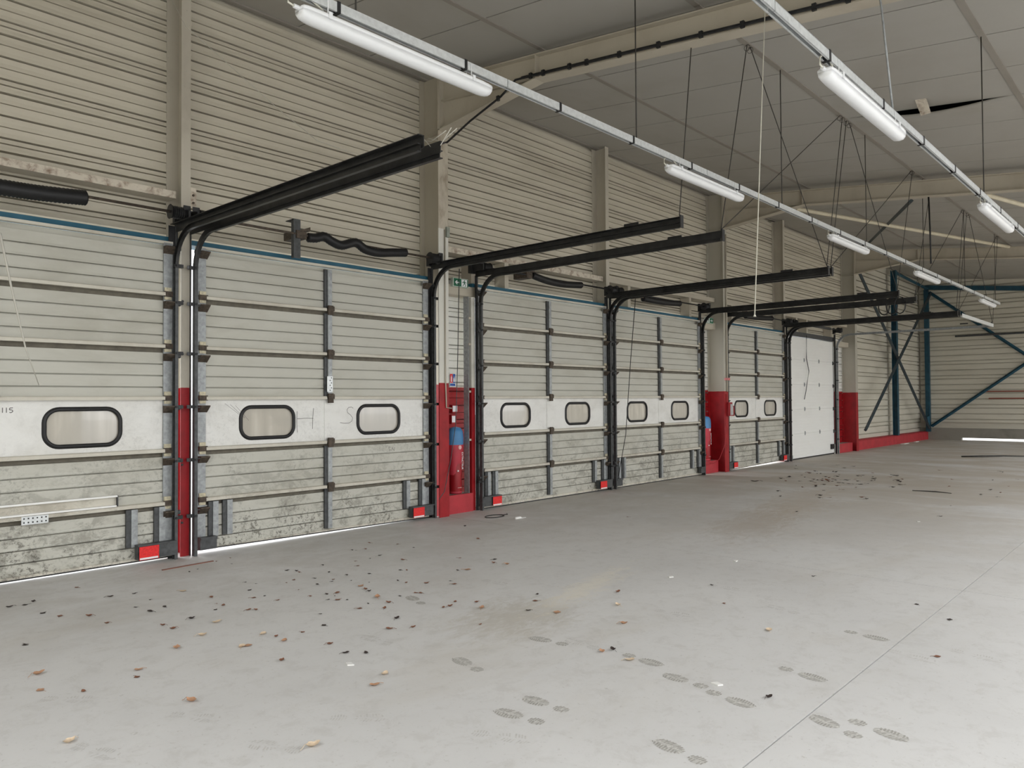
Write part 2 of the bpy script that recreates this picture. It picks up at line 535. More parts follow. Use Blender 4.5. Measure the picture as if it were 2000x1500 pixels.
wall = MB()
wall.box(ROOM_X0, ROOM_X1 + 0.3, WALL_Y + 0.08, WALL_Y + 0.15, 3.30, 6.9)
gaps = sorted([(c - 1.70, c + 1.70) for c in DOORS])
gaps[2] = (DOORS[2] - 1.52, gaps[2][1])
gaps[4] = (DOORS[4] - 1.60, gaps[4][1])
gaps[3] = (gaps[3][0], DOORS[3] + 1.68)
xx = ROOM_X0
solid = []
for (a, b2) in gaps:
    if a > xx: solid.append((xx, a))
    xx = b2
solid.append((xx, ROOM_X1 + 0.3))
for (a, b2) in solid:
    wall.box(a, b2, WALL_Y + 0.08, WALL_Y + 0.15, 0, 3.30)
wl = add('wall_left', wall.mesh('wall_left', MT['clad']))
tag(wl, 'cream ribbed metal wall holding the row of loading doors', 'wall', kind='structure')


def trays(parent, key, x0, x1, z0, z1):
    k0 = math.floor((z0 - LIP0) / TRAY + 1e-6)
    z = LIP0 + k0 * TRAY
    while z < z1 - 0.02:
        if z >= z0 - 0.30:
            add('cladding_tray', TR[key], parent, (x0, WALL_Y, z), None, (x1 - x0, 1, 1))
        z += TRAY


seg_x = [ROOM_X0, POSTS[0], COLS[0], POSTS[1], COLS[1], POSTS[2], COLS[2]]
for a, b2 in zip(seg_x[:-1], seg_x[1:]):
    trays(wl, 'clad', a + 0.005, b2 - 0.005, 3.36, 6.1)
trays(wl, 'clad_far', COLS[2] + 0.01, 28.4, 0.3, 6.1)
trays(wl, 'clad_far', 28.42, ROOM_X1 - 0.005, 0.3, 6.1)
trays(wl, 'clad_white', 7.02, 8.04, 0.3, 3.1)
trays(wl, 'clad_white', 14.70, 15.55, 0.3, 3.1)
trays(wl, 'clad_white', 22.55, 24.0, 0.3, 3.1)

# ledges and plinth (painted red concrete)
for i, (a, b2, y0) in enumerate(((7.235, 7.80, 7.86), (14.72, 15.38, 7.90), (22.60, 23.83, 7.86))):
    e = empty('concrete_ledge', ((a + b2) / 2, 8.0, 0),
              ['red painted concrete ledge under the fire extinguisher beside the exit sign recess', 'red concrete ledge beside the column with the call point box',
               'red concrete ledge between the white door and a column'][i], 'ledge')
    cx = (a + b2) / 2
    add('front_face', bx(a - cx, b2 - cx, y0 - 8, y0 - 8 + 0.03, 0, 0.262, 'front_face', MT['red_plinth']), e)
    add('top', bx(a - cx, b2 - cx, y0 - 8 + 0.03, 0.145, 0, 0.26, 'top', MT['concrete']), e)
pl_ = add('baseboard_left', MB().prism([(7.86, 0), (8.24, 0), (8.24, 0.30), (7.90, 0.30), (7.86, 0.27)], 'x', 24.07, 32.27).mesh('plinth', MT['red_plinth']))
tag(pl_, 'low red painted concrete plinth along the wall behind the cross bracing', 'plinth', kind='structure')

# horizontal cream beams and stub posts over the doors
bi = 0
beam_lab = ['rust stained cream wall beam above the spring of the door with the loose strip',
            'cream channel beam above the doors between the exit sign and the first narrow post', 'cream channel beam above the door with the hanging wires',
            'cream channel beam above the grey door beside the white door', 'cream channel beam above the white door']
for (a, b2, z0, z1, mat) in ((ROOM_X0, 3.53, 3.735, 3.81, 'rust_beam'), (7.24, 11.2, 3.715, 3.80, 'rust_beam'), (11.33, 15.4, 3.72, 3.81, 'steel_cream'),
                             (15.6, 19.0, 3.72, 3.80, 'steel_cream'), (19.13, 23.8, 3.72, 3.80, 'steel_cream')):
    e = empty('wall_beam', ((a + b2) / 2, 8.05, z0), beam_lab[bi], 'beam')
    h = (b2 - a) / 2
    add('web', bx(-h, h, -0.095, -0.085, 0, z1 - z0, 'web', MT[mat]), e)
    add('lower_flange', bx(-h, h, -0.085, 0.09, 0, 0.008, 'lower_flange', MT['steel_cream']), e)
    add('upper_flange', bx(-h, h, -0.085, 0.09, z1 - z0 - 0.008, z1 - z0, 'upper_flange', MT['steel_cream']), e)
    bi += 1
stub_lab = {7.90: 'short cream stub post above the exit sign header', 8.62: 'short cream stub post holding the left end of the sagging spring',
            12.0: 'short cream stub post behind the straight black spring', 14.28: 'short cream stub post behind the drum beside the second exit sign',
            16.2: 'short cream stub post above the grey door beside the call point column', 19.9: 'short cream stub post above the left half of the white door',
            20.6: 'short cream stub post above the middle of the white door', 22.4: 'short cream stub post above the right corner of the white door'}
for x, lab in stub_lab.items():
    m = MB().box(-0.045, 0.045, -0.12, -0.11, 0, 0.46).box(-0.045, -0.038, -0.11, 0.09, 0, 0.46)
    o = add('stub_post', m.mesh('stub_post', MT['steel_cream']), None, (x, 8.05, 3.25))
    tag(o, lab, 'post', 'stub posts above the doors')

# header over the recesses
for (a, b2, lab) in ((7.235, 8.0, 'cream header beam carrying the green exit sign'), (14.72, 15.4, 'cream header beam beneath the half hidden second exit sign'),
                     (22.56, 23.85, 'cream header beam between the white door and the last beige column')):
    e = empty('header_beam', ((a + b2) / 2, 8.0, 3.06), lab, 'beam')
    h = (b2 - a) / 2
    add('face', bx(-h, h, -0.06, -0.05, 0.06, 0.20, 'face', MT['steel_cream']), e)
    add('soffit', bx(-h, h, -0.05, 0.14, 0.055, 0.07, 'soffit', MT['steel_cream']), e)

# recess frame posts beside the third door
e = empty('frame_post', (7.8, 8.0, 0.26), 'grey steel channel post standing on the red ledge behind the fire extinguisher', 'post')
add('channel_web', bx(-0.03, 0.03, 0.0, 0.012, 0, 2.85, 'web', MT['galv']), e)
add('channel_flange', bx(-0.03, -0.022, -0.09, 0.0, 0, 2.85, 'flange', MT['galv']), e)
for zz in (0.75, 1.45, 2.14, 2.52):
    add('rung', bx(-0.03, 0.06, -0.10, -0.085, zz, zz + 0.03, 'rung', MT['steel_cream']), e)
o = add('frame_post', MB().box(-0.04, 0.035, -0.04, 0.05, 0, 3.1).mesh('frame_post', dirty('frame_post_white', (0.66, 0.64, 0.57), (0.4, 0.38, 0.3), 0.4, red_below=1.78)), None, (7.85, 7.93, 0))
tag(o, 'white and red square door frame post beside the dark vertical track', 'post')

# narrow posts between door pairs
post_lab = ['narrow cream and red wall post between the scribbled and the loose-strip doors',
            'narrow cream wall post between the two doors with grey double windows past the exit sign', 'narrow cream wall post between the last grey door and the white door']
for i, x in enumerate(POSTS):
    e = empty('wall_post', (x, 8.0, 0), post_lab[i], 'post')
    w = 0.05
    zt = ceil_z(7.9) - 0.01
    add('front_flange', bx(-w, w, -0.125, -0.115, 0, zt, 'front_flange', MT['post_cream']), e)
    add('channel_web', bx(w - 0.012, w, -0.115, 0.14, 0, zt, 'web', MT['post_cream']), e)
    add('rear_flange', bx(-w - 0.04, w, 0.14, 0.148, 0, zt, 'rear_flange', MT['post_cream']), e)
    if i == 0:
        for zz in (3.7, 3.78):
            add('bolt', MB().tube([(0.075, -0.127, zz), (0.075, -0.142, zz)], 0.012, 6).mesh('bolt', MT['rust']), e)
        add('cleat', bx(w, w + 0.06, -0.127, -0.118, 3.64, 3.86, 'cleat', MT['rust_beam']), e)
    for zz in (0.35, 0.95, 1.55, 2.1, 2.65):
        add('bolt', MB().tube([(-0.035, -0.125, zz), (-0.035, -0.137, zz)], 0.012, 6).mesh('bolt', MT['black']), e)

# ------------------------------------------------------------------ portal columns and rafters
col_lab = ['beige steel I-column with red foot beside the recess with the fire extinguisher sign', 'beige steel I-column with red foot carrying the red call point box',
           'beige steel I-column with red foot beside the blue cross bracing']
for i, x in enumerate(COLS):
    mt = MT['col_cream'] if i == 0 else MT['col_cream_low']
    e = empty('steel_column', (x, 7.95, 0), col_lab[i], 'column')
    zt = ceil_z(7.95) - 0.03
    add('front_flange', bx(-0.09, 0.09, -0.20, -0.187, 0, zt - 0.05, 'front_flange', MT['col_front'] if i == 0 else mt), e)
    add('rear_flange', bx(-0.09, 0.09, 0.182, 0.195, 0, zt, 'rear_flange', mt), e)
    add('column_web', bx(-0.005, 0.005, -0.187, 0.182, 0, zt, 'web', mt), e)
    add('stiffener', bx(-0.085, 0.085, -0.187, 0.182, 5.30, 5.312, 'stiffener', mt), e)
    for zz in (5.42, 5.55, 5.68, 5.81):
        for sx in (-0.055, 0.055):
            add('bolt', MB().tube([(sx, -0.20, zz), (sx, -0.218, zz)], 0.014, 6).mesh('bolt', MT['rust']), e)

raf_lab = ['beige haunched roof rafter with a black cable clipped along its lower flange', 'beige haunched roof rafter behind the second hanging light',
           'beige haunched roof rafter nearest the blue bracing']


def raf_top(y): return ceil_z(y) - 0.115
def raf_bot(y): return 5.545 + 0.108 * (y - 6.0)


for i, x in enumerate(COLS):
    yA, yH, yE = 7.75, 6.0, ROOM_Y0 + 0.2
    e = empty('roof_rafter', (x, 6.0, 5.6), raf_lab[i], 'rafter')

    def L(y, z): return (y - 6.0, z - 5.6)
    m = MB().prism([L(yA, raf_top(yA)), L(yE, raf_top(yE)), L(yE, raf_bot(yE)), L(yH, raf_bot(yH)), L(yA, 5.335)], 'x', -0.005, 0.005)
    add('rafter_web', m.mesh('web', MT['steel_cream']), e)
    m = MB().prism([L(yA, raf_top(yA)), L(yE, raf_top(yE)), L(yE, raf_top(yE) + 0.014), L(yA, raf_top(yA) + 0.014)], 'x', -0.09, 0.09)
    add('top_flange', m.mesh('top_flange', MT['steel_cream']), e)
    m = MB().prism([L(yH + 0.02, raf_bot(yH + 0.02)), L(yE, raf_bot(yE)), L(yE, raf_bot(yE) - 0.014), L(yH + 0.02, raf_bot(yH + 0.02) - 0.014)], 'x', -0.09, 0.09)
    add('bottom_flange', m.mesh('bottom_flange', MT['steel_cream']), e)
    m = MB().prism([L(yA, 5.335), L(yH, raf_bot(yH)), L(yH, raf_bot(yH) - 0.014), L(yA, 5.32)], 'x', -0.09, 0.09)
    add('haunch_flange', m.mesh('haunch_flange', MT['steel_cream']), e)
    m = MB().prism([L(yA, raf_bot(yA) + 0.006), L(yH, raf_bot(yH) + 0.006), L(yH, raf_bot(yH) - 0.006), L(yA, raf_bot(yA) - 0.006)], 'x', -0.06, 0.06)
    add('middle_flange', m.mesh('middle_flange', MT['steel_cream']), e)
    add('stiffener', bx(-0.085, 0.085, -0.006, 0.006, raf_bot(6.0) - 5.6, raf_top(6.0) - 5.6, 'stiffener', MT['steel_cream']), e)
    add('end_plate', bx(-0.09, 0.09, 1.725, 1.748, 5.32 - 5.6, raf_top(7.73) - 5.6, 'end_plate', MT['steel_cream']), e)

# cable along first rafter
pts = [(7.03, 7.70, 5.02), (7.03, 7.68, 5.12), (7.03, 7.55, 5.10), (7.03, 7.1, 5.28), (7.03, 6.55, 5.45)] + [(7.035, y, raf_bot(y) + 0.018) for y in (6.3, 6.0, 5, 4, 3, 2, 1, 0, -2)]
e = empty('rafter_cable', (7.03, 6.0, 5.5), 'black power cable clipped along the lower edge of the nearest rafter', 'cable')
add('cable', MB().tube([(p[0] - 7.03, p[1] - 6, p[2] - 5.5) for p in pts], 0.014, 8).mesh('cable', MT['black'], True), e)
pts2 = [(7.235, 7.74, 5.40)] + [(7.03 + 0.0, y, raf_bot(y) + 0.032) for y in (6.2, 5, 4, 3, 2, 1, 0, -2)]
add('thin_cable', MB().tube([(7.03 - 7.03, p[1] - 6, p[2] - 5.5) for p in pts2[1:]], 0.008, 6).mesh('thin_cable', MT['black'], True), e)
for y in (6.6, 6.05, 5.85, 5.45, 5.2, 4.75, 4.25, 3.75, 3.3, 2.9, 2.6, 2.3, 1.9):
    add('cable_clip', bx(-0.012, 0.02, -0.02, 0.02, -0.02, 0.045, 'cable_clip', MT['black']), e, (0, y - 6, raf_bot(y) + 0.01 - 5.5 if y < 6.3 else 5.43 - 5.5))

# ------------------------------------------------------------------ ceiling
cl = MB()
for (yb, ya, xa, xb) in ((WALL_Y + 0.05, SKY2[2], ROOM_X0, ROOM_X1 + 0.3), (SKY2[2], SKY_Y0, ROOM_X0, SKY2[0]), (SKY2[2], SKY_Y0, SKY2[1], ROOM_X1 + 0.3), (SKY_Y1, ROOM_Y0, ROOM_X0, ROOM_X1 + 0.3)):
    cl.prism([(yb, ceil_z(yb) + 0.16), (ya, ceil_z(ya) + 0.16), (ya, ceil_z(ya) + 0.24), (yb, ceil_z(yb) + 0.24)], 'x', xa, xb)
ce = add('ceiling', cl.mesh('ceiling', MT['void']))
tag(ce, 'sloping pale panelled ceiling with thin dark joints', 'ceiling', kind='structure')
rot = math.atan(SLOPE)


def panel_mesh(w, ln):
    return MB().box(0.009, w - 0.009, 0.004, ln - 0.004, 0, 0.03).mesh('ceiling_panel', MT['ceil'])


edges = [WALL_Y] + PURLINS + [ROOM_Y0]
pm = {}
nx0 = math.floor((ROOM_X0 - JOINT0) / JSTEP)
TORN = None
for j in range(len(edges) - 1):
    yb, ya = edges[j], edges[j + 1]
    if SKY_Y1 - 0.01 < ya < SKY_Y0 - 0.01: continue
    ln = (yb - ya) / math.cos(rot)
    k = round(ln, 3)
    if k not in pm: pm[k] = panel_mesh(JSTEP, ln)
    n = nx0
    while JOINT0 + n * JSTEP < ROOM_X1:
        x = JOINT0 + n * JSTEP
        if SKY2[0] - 0.6 < x < SKY2[1] - 0.5 and SKY2[3] - 0.01 < ya < SKY2[2] - 0.01:
            n += 1
            continue
        if not (j == 2 and n == 4):
            wdt = min(JSTEP, ROOM_X1 - x)
            add('ceiling_panel', pm[k], ce, (x, ya, ceil_z(ya)), (rot, 0, 0), (wdt / JSTEP, 1, 1))
        else:
            # sagging torn panel: near edge bows down, opening a dark slit
            m = MB()
            N = 12
            for a in range(N + 1):
                t = a / N
                for b3 in range(5):
                    s = b3 / 4
                    sag = -0.10 * (math.sin(math.pi * min(1, t * 1.0)) ** 1.2) * (1 - s) ** 1.6
                    for zz in (0, 0.03):
                        m.v.append((0.004 + s * (JSTEP - 0.008), t * ln, sag + zz))
            def idx(a, b3, c): return (a * 5 + b3) * 2 + c
            for a in range(N):
                for b3 in range(4):
                    m.f.append((idx(a, b3, 0), idx(a + 1, b3, 0), idx(a + 1, b3 + 1, 0), idx(a, b3 + 1, 0)))
                    m.f.append((idx(a, b3, 1), idx(a, b3 + 1, 1), idx(a + 1, b3 + 1, 1), idx(a + 1, b3, 1)))
                m.f.append((idx(a, 0, 0), idx(a, 0, 1), idx(a + 1, 0, 1), idx(a + 1, 0, 0)))
            o = add('ceiling_panel', m.mesh('sagging_panel', MT['ceil'], True), ce, (x, ya, ceil_z(ya)), (rot, 0, 0))
            tag(o, 'sagging ceiling panel with a dark slit along its edge')
            m = MB()
            m.v = [(-0.38, 0.98, 0.0), (-0.38, 1.12, 0.0), (-0.25, 1.12, -0.05), (-0.25, 0.98, -0.05), (-0.18, 1.08, -0.16), (-0.18, 0.96, -0.14)]
            m.f = [(0, 1, 2, 3), (3, 2, 4, 5)]
            add('torn_flap', m.mesh('torn_flap', MT['rust_beam']), ce, (x, ya, ceil_z(ya)), (rot, 0, 0))
        n += 1
for i, y in enumerate(PURLINS):
    z = ceil_z(y)
    for a, b2 in zip([ROOM_X0] + COLS, COLS + [ROOM_X1]):
        m = MB().box(a + 0.005, b2 - 0.005, -0.035, 0.035, -0.008, 0.0).box(a + 0.005, b2 - 0.005, -0.035, -0.029, 0, 0.12)
        add('purlin', m.mesh('purlin', MT['purlin']), ce, (0, y, z - 0.004), (rot, 0, 0))
add('eave_trim', bx(ROOM_X0, ROOM_X1, -0.05, 0.02, -0.02, 0.0, 'eave_trim', MT['purlin']), ce, (0, WALL_Y, ceil_z(WALL_Y) - 0.006))

# ------------------------------------------------------------------ other walls of the hall
wf = MB().box(ROOM_X1, ROOM_X1 + 0.08, ROOM_Y0, WALL_Y + 0.15, 0.28, 6.6)
wfo = add('wall_far', wf.mesh('wall_far', MT['clad_far']))
tag(wfo, 'cream ribbed metal end wall with blue bracing', 'wall', kind='structure')
z = LIP0 - 7 * TRAY
while z < 5.9:
    if z > 0.2:
        add('cladding_tray', TRY, wfo, (ROOM_X1 - 0.08, 2.0, z), None, (1, 6.1, 1))
    z += TRAY
cp = MB().box(ROOM_X1 - 0.12, ROOM_X1 + 0.1, 6.75, 8.3, 0, 0.44).box(ROOM_X1 - 0.12, ROOM_X1 + 0.1, ROOM_Y0, 6.75, 0.085, 0.44)
o = add('baseboard_far', cp.mesh('concrete_plinth', MT['concrete']))
tag(o, 'stained grey concrete plinth under the end wall with a bright daylight gap', 'plinth', kind='structure')
wr = MB()
wr.box(ROOM_X0, ROOM_X1, ROOM_Y0, ROOM_Y0 + 0.15, OPEN_H, 4.4)
xx = ROOM_X0
for (xa, xb) in OPEN_X + [(ROOM_X1, ROOM_X1)]:
    wr.box(xx, xa, ROOM_Y0, ROOM_Y0 + 0.15, 0, OPEN_H)
    xx = xb
o = add('wall_right', wr.mesh('wall_right', MT['clad_far']))
tag(o, 'open side of the hall with posts and a lintel wall', 'wall', kind='structure')
o = add('wall_near', bx(ROOM_X0 - 0.1, ROOM_X0, ROOM_Y0, WALL_Y + 0.1, 0, 7, 'wall_near', MT['clad_far']))
tag(o, 'cream metal wall closing the near end of the hall', 'wall', kind='structure')

# ------------------------------------------------------------------ sectional doors
ZJ = [0.05, 0.565, 1.10, 1.635, 2.165, 2.70, 3.225]


def ribbed_panel(w, h):
    pts = [(0.02, 0)]
    nb = 4
    hh = h - 0.06
    for i in range(nb):
        z0 = hh * i / nb
        if i:
            pts += [(0, z0 - 0.008), (0.032, z0 - 0.006), (0.032, z0 + 0.005), (-0.004, z0 + 0.006), (0, z0 + 0.03)]
        else:
            pts += [(0, 0.002)]
    pts += [(0, hh), (0.046, hh), (0.046, h), (0.05, h), (0.05, 0)]
    return MB().prism(pts, 'x', -w, w).mesh('panel', MT['panel'])


PAN = [ribbed_panel(HALF - 0.01, ZJ[i + 1] - ZJ[i]) for i in range(6)]
WIN_C = ((-0.785, 0.265), (0.785, 0.265))
WHW, WHH, WR = 0.335, 0.178, 0.13


def window_panel():
    h = ZJ[3] - ZJ[2]
    w = HALF - 0.01
    outer = [(-w, 0), (w, 0), (w, h - 0.012), (-w, h - 0.012)]
    loops = [outer] + [rrect(cx, cz, WHW, WHH, WR)[::-1] for cx, cz in WIN_C]
    flat = [p for l in loops for p in l]
    tris = tessellate_polygon([[Vector((p[0], p[1], 0)) for p in l] for l in loops])
    m = MB()
    m.v = [(p[0], 0, p[1]) for p in flat] + [(p[0], 0.045, p[1]) for p in flat]
    n = len(flat)
    for t in tris:
        m.f.append(tuple(t))
        m.f.append(tuple(n + i for i in t[::-1]))
    k = 0
    for l in loops:
        for i in range(len(l)):
            j = (i + 1) % len(l)
            m.f.append((k + i, k + j, n + k + j, n + k + i))
        k += len(l)
    return m.mesh('window_panel', MT['winpanel'])


WPAN = window_panel()
GASK = MB().loop_tube(rrect(0, 0, WHW, WHH, WR, 8), [(-0.024, -0.002), (-0.02, -0.014), (-0.005, -0.018), (0.010, -0.012), (0.018, 0.0), (0.018, 0.02), (-0.012, 0.02)]).mesh('window_gasket', MT['rubber'], True)


def pane_mesh():
    p = rrect(0, 0, WHW - 0.004, WHH - 0.004, WR - 0.004, 8)
    m = MB()
    m.v = [(a, 0.014, b) for a, b in p] + [(a, 0.02, b) for a, b in p]
    n = len(p)
    m.f = [tuple(range(n)), tuple(range(n, 2 * n))[::-1]] + [(i, (i + 1) % n, n + (i + 1) % n, n + i) for i in range(n)]
    return m.mesh('window_pane', MT['pane'])


PANE = pane_mesh()
RAILW = (HALF - 0.09) - 0.035
RAIL = MB().prism([(-0.055, 0.0), (-0.055, 0.03), (-0.046, 0.037), (0.0, 0.037), (0.0, 0.0)], 'x', 0, RAILW).mesh('joint_rail', MT['rail'])
JCH = bx(-HALF + 0.012, HALF - 0.012, 0.022, 0.045, -0.058, -0.002, 'joint_shade_strip', MT['shadow_gap'])  # dark strip standing in for the shade below each joint rail
STILE_H = ZJ[2] - ZJ[1] - 0.06
CST_D = bx(-0.05, -0.012, -0.028, 0, 0, STILE_H, 'stile_shadow_strip', MT['dark_steel'])  # dark strip standing in for the shaded left side of the stile
CST_G = MB().prism([(-0.012, 0), (-0.012, -0.045), (0.045, -0.045), (0.045, 0)], 'z', 0, STILE_H).mesh('center_stile', MT['galv'])
CST_W = bx(-0.04, 0.04, -0.006, 0, 0.02, 0.5, 'center_strip', MT['winpanel'])
EST = MB().prism([(-0.045, 0), (-0.045, -0.022), (0.045, -0.022), (0.045, 0)], 'z', 0, STILE_H + 0.03).mesh('end_stile', MT['galv'])
HNG = MB().box(-0.03, 0.04, -0.062, -0.04, -0.06, 0.055).box(-0.035, 0.05, -0.07, -0.04, -0.012, 0.045).mesh('center_hinge', MT['rust'])
HSP = MB().box(-0.035, 0.035, -0.035, -0.02, 0.035, 0.075).box(-0.035, 0.035, -0.035, -0.02, -0.05, -0.02).mesh('side_hinge', MT['plate_cream'])
HSK = MB().box(-0.04, 0.05, -0.05, -0.022, -0.018, 0.035).mesh('hinge_knuckle', MT['rust'])
RBR = MB().prism([(-0.02, 0), (-0.10, 0.0), (-0.10, -0.01), (-0.02, -0.075)], 'x', -0.045, 0.055).mesh('roller_bracket', MT['rust'])
ROL = MB().tube([(0.0, -0.075, 0), (0.10, -0.075, 0)], 0.007, 6).tube([(0.08, -0.075, 0), (0.105, -0.075, 0)], 0.024, 10).mesh('roller', MT['dark_steel'])
ROLM = MB().tube([(0.0, -0.075, 0), (-0.10, -0.075, 0)], 0.007, 6).tube([(-0.08, -0.075, 0), (-0.105, -0.075, 0)], 0.024, 10).mesh('roller', MT['dark_steel'])
BSD = bx(-0.025, 0.02, -0.028, 0, 0, 0.37, 'strut_flange', MT['dark_steel'])
BSG = bx(0.02, 0.08, -0.04, 0, 0, 0.37, 'bottom_strut', MT['galv'])
BBR = MB().box(-0.19, 0.19, -0.065, 0, 0, 0.145).box(-0.19, 0.19, -0.085, -0.065, 0.13, 0.145).mesh('bottom_bracket', MT['dark_steel'])
BBS = MB().box(-0.09, 0.09, -0.06, 0, 0, 0.13).box(-0.09, 0.09, -0.075, -0.06, 0.10, 0.13).mesh('bottom_bracket', MT['dark_steel'])
STK = bx(-0.095, 0.095, -0.088, -0.086, 0.0, 0.13, 'red_sticker', MT['red_bright'])
STW = bx(-0.09, 0.085, -0.0905, -0.088, 0.004, 0.022, 'white_strip', MT['white'])
TOPR = MB().box(-HALF, HALF, -0.02, 0.03, 0.0, 0.028).mesh('top_rail', MT['rail'])

door_lab = ['grey ribbed sectional door with a loose cream strip across its lowest panels', 'grey ribbed sectional door with a large H and S scribbled between its windows',
            'grey ribbed sectional door beside the exit sign, with a red sticker at both bottom corners', 'grey ribbed sectional door with a thin dark cord hanging down in front, no red stickers',
            'grey ribbed sectional door next to the smooth white door, daylight showing under its edge']
STICK = [(0, 1), (0, 1), (1, 1), (0, 0), (1, 1)]


def scribble(strokes, parent, name='scribble', r=0.0035):
    m = MB()
    for st in strokes:
        for (a, b) in zip(st[:-1], st[1:]):
            d = Vector((b[0] - a[0], b[1] - a[1]))
            if d.length < 1e-5: continue
            nn = Vector((-d.y, d.x)).normalized() * r
            k = len(m.v)
            m.v += [(a[0] + nn.x, -0.0015, a[1] + nn.y), (a[0] - nn.x, -0.0015, a[1] - nn.y), (b[0] - nn.x, -0.0015, b[1] - nn.y), (b[0] + nn.x, -0.0015, b[1] + nn.y)]
            m.f.append((k, k + 1, k + 2, k + 3))
    return add(name, m.mesh(name, MT['pencil']), parent)


for d in range(5):
    cx = DOORS[d]
    dr = empty('door_%d' % (d + 1), (cx, DOOR_Y, 0), door_lab[d], 'door', kind='structure')
    for i in range(6):
        if i == 2:
            p = add('window_panel', WPAN, dr, (0, 0, ZJ[2]))
            tag(p, 'smooth whitish panel with two rounded windows')
            for (wx, wz) in WIN_C:
                g = add('window_gasket', GASK, p, (wx, 0, wz))
                w = add('window_pane', PANE, p, (wx, 0, wz))
                if d == 0 and wx < 0: pass
            add('center_strip', CST_W, p)
        else:
            p = add('panel', PAN[i], dr, (0, 0, ZJ[i]))
    # rails and hinges at joints
    for i in range(1, 6):
        z = ZJ[i] - 0.012
        for sx in (-1, 1):
            add('joint_rail', RAIL, dr, (0.035 if sx > 0 else -0.035 - RAILW, 0, z))
        add('joint_shade_strip', JCH, dr, (0, 0, ZJ[i]))
        add('center_hinge', HNG, dr, (0.015, 0, z + 0.015))
        for sx in (-1, 1):
            h = add('side_hinge', HSP, dr, (sx * (HALF - 0.055), 0, z + 0.01))
            add('hinge_knuckle', HSK, h)
            b = add('roller_bracket', RBR, dr, (sx * (HALF - 0.055), 0, z - 0.06))
            add('roller', ROL if sx > 0 else ROLM, b, (0, 0, -0.02))
    for sx in (-1, 1):
        b = add('roller_bracket', RBR, dr, (sx * (HALF - 0.055), 0, ZJ[6] - 0.03))
        add('roller', ROL if sx > 0 else ROLM, b, (0, 0, -0.02))
    for i in range(6):
        if i != 2:
            s = add('center_stile', CST_G, dr, (0, 0, ZJ[i] + 0.02))
            add('stile_shade_strip', CST_D, s)
        for sx in (-1, 1):
            add('end_stile', EST, dr, (sx * (HALF - 0.05), 0, ZJ[i] + 0.03))
    for (lx, fl_) in ((-1.34, 0), (1.16, 0), (1.43, 0), (-1.50, 0)):
        s = add('bottom_strut', BSG, dr, (lx + 0.03, -0.001, 0.17))
        add('strut_flange', BSD, s)
    for k, sx in enumerate((-1, 1)):
        if STICK[d][k]:
            b = add('bottom_bracket', BBR, dr, (sx * (HALF - 0.19), -0.045, 0.052))
            s = add('red_sticker', STK, b, (-sx * 0.085, 0, -0.002))
            s['label'] = 'bright red sticker'
            add('white_strip', STW, s)
        else:
            b = add('bottom_bracket', BBS, dr, (sx * (HALF - 0.09), -0.045, 0.052))
    add('top_rail', TOPR, dr, (0, 0, ZJ[6]))
    # bottom seal (aluminium holder + rubber lip)
    zl, zr_ = ((0.024, 0.024), (0.046, 0.012), (0.012, 0.010), (0.012, 0.010), (0.012, 0.058))[d]
    m = MB().prism([(-HALF, zl + 0.006), (HALF, zr_ + 0.006), (HALF, 0.052), (-HALF, 0.052)], 'y', -0.018, 0.04)
    add('bottom_seal', m.mesh('bottom_seal', MT['rail']), dr)
    m = MB().prism([(-HALF, zl - 0.008), (HALF, zr_ - 0.008), (HALF, zr_ + 0.006), (-HALF, zl + 0.006)], 'y', -0.012, 0.03)
    add('seal_lip', m.mesh('seal_lip', MT['rubber']), dr)
    if d == 0:
        m = MB().box(-1.5, 1.075, -0.012, -0.004, 0.0, 0.105)
        o = add('loose_strip', m.mesh('loose_strip', MT['rail']), dr, (0, -0.004, 0.595), (0, math.radians(0.0), 0))
        o['label'] = 'loose cream metal strip'
        add('strip_lip', MB().box(-1.5, 1.075, -0.05, -0.012, 0.088, 0.105).box(-1.5, 1.06, -0.07, -0.012, -0.004, 0.012).mesh('strip_lip', MT['white_door']), o)
        add('strip_end', MB().box(1.075, 1.082, -0.05, -0.004, 0, 0.105).mesh('strip_end', MT['dark_steel']), o)
        m = MB().box(0, 0.215, -0.055, -0.048, 0, 0.075)
        o = add('perforated_plate', m.mesh('perforated_plate', MT['galv_bright']), dr, (0.262, -0.003, 0.51))
        for r_ in range(2):
            for c_ in range(6):
                add('hole', bx(-0.006, 0.006, -0.0565, -0.055, -0.006, 0.006, 'hole', MT['black']), o, (0.02 + c_ * 0.035, 0, 0.02 + r_ * 0.035))
        wp = [c for c in dr.children if c.name.startswith('window_panel')][0]
        scribble([[(0.125, 0.46), (0.125, 0.415)], [(0.155, 0.46), (0.155, 0.415)], [(0.205, 0.458), (0.18, 0.456), (0.178, 0.44), (0.2, 0.438), (0.205, 0.425), (0.19, 0.414), (0.178, 0.418)]], wp)
    if d == 1:
        o = add('perforated_plate', bx(-0.03, 0.05, -0.052, -0.046, 0, 0.19, 'perforated_plate', MT['galv_bright']), dr, (0.0, 0, 1.71))
        for r_ in range(6):
            add('hole', bx(-0.006, 0.006, -0.0535, -0.052, -0.006, 0.006, 'hole', MT['black']), o, (0.01 + 0.02 * (r_ % 2), 0, 0.02 + r_ * 0.03))
        wp = [c for c in dr.children if c.name.startswith('window_panel')][0]
        zo = -ZJ[2]
        H_ = [[(-0.41, 1.485), (-0.415, 1.36), (-0.408, 1.235)], [(-0.188, 1.518), (-0.20, 1.40), (-0.203, 1.27)], [(-0.41, 1.395), (-0.30, 1.40), (-0.19, 1.396)]]
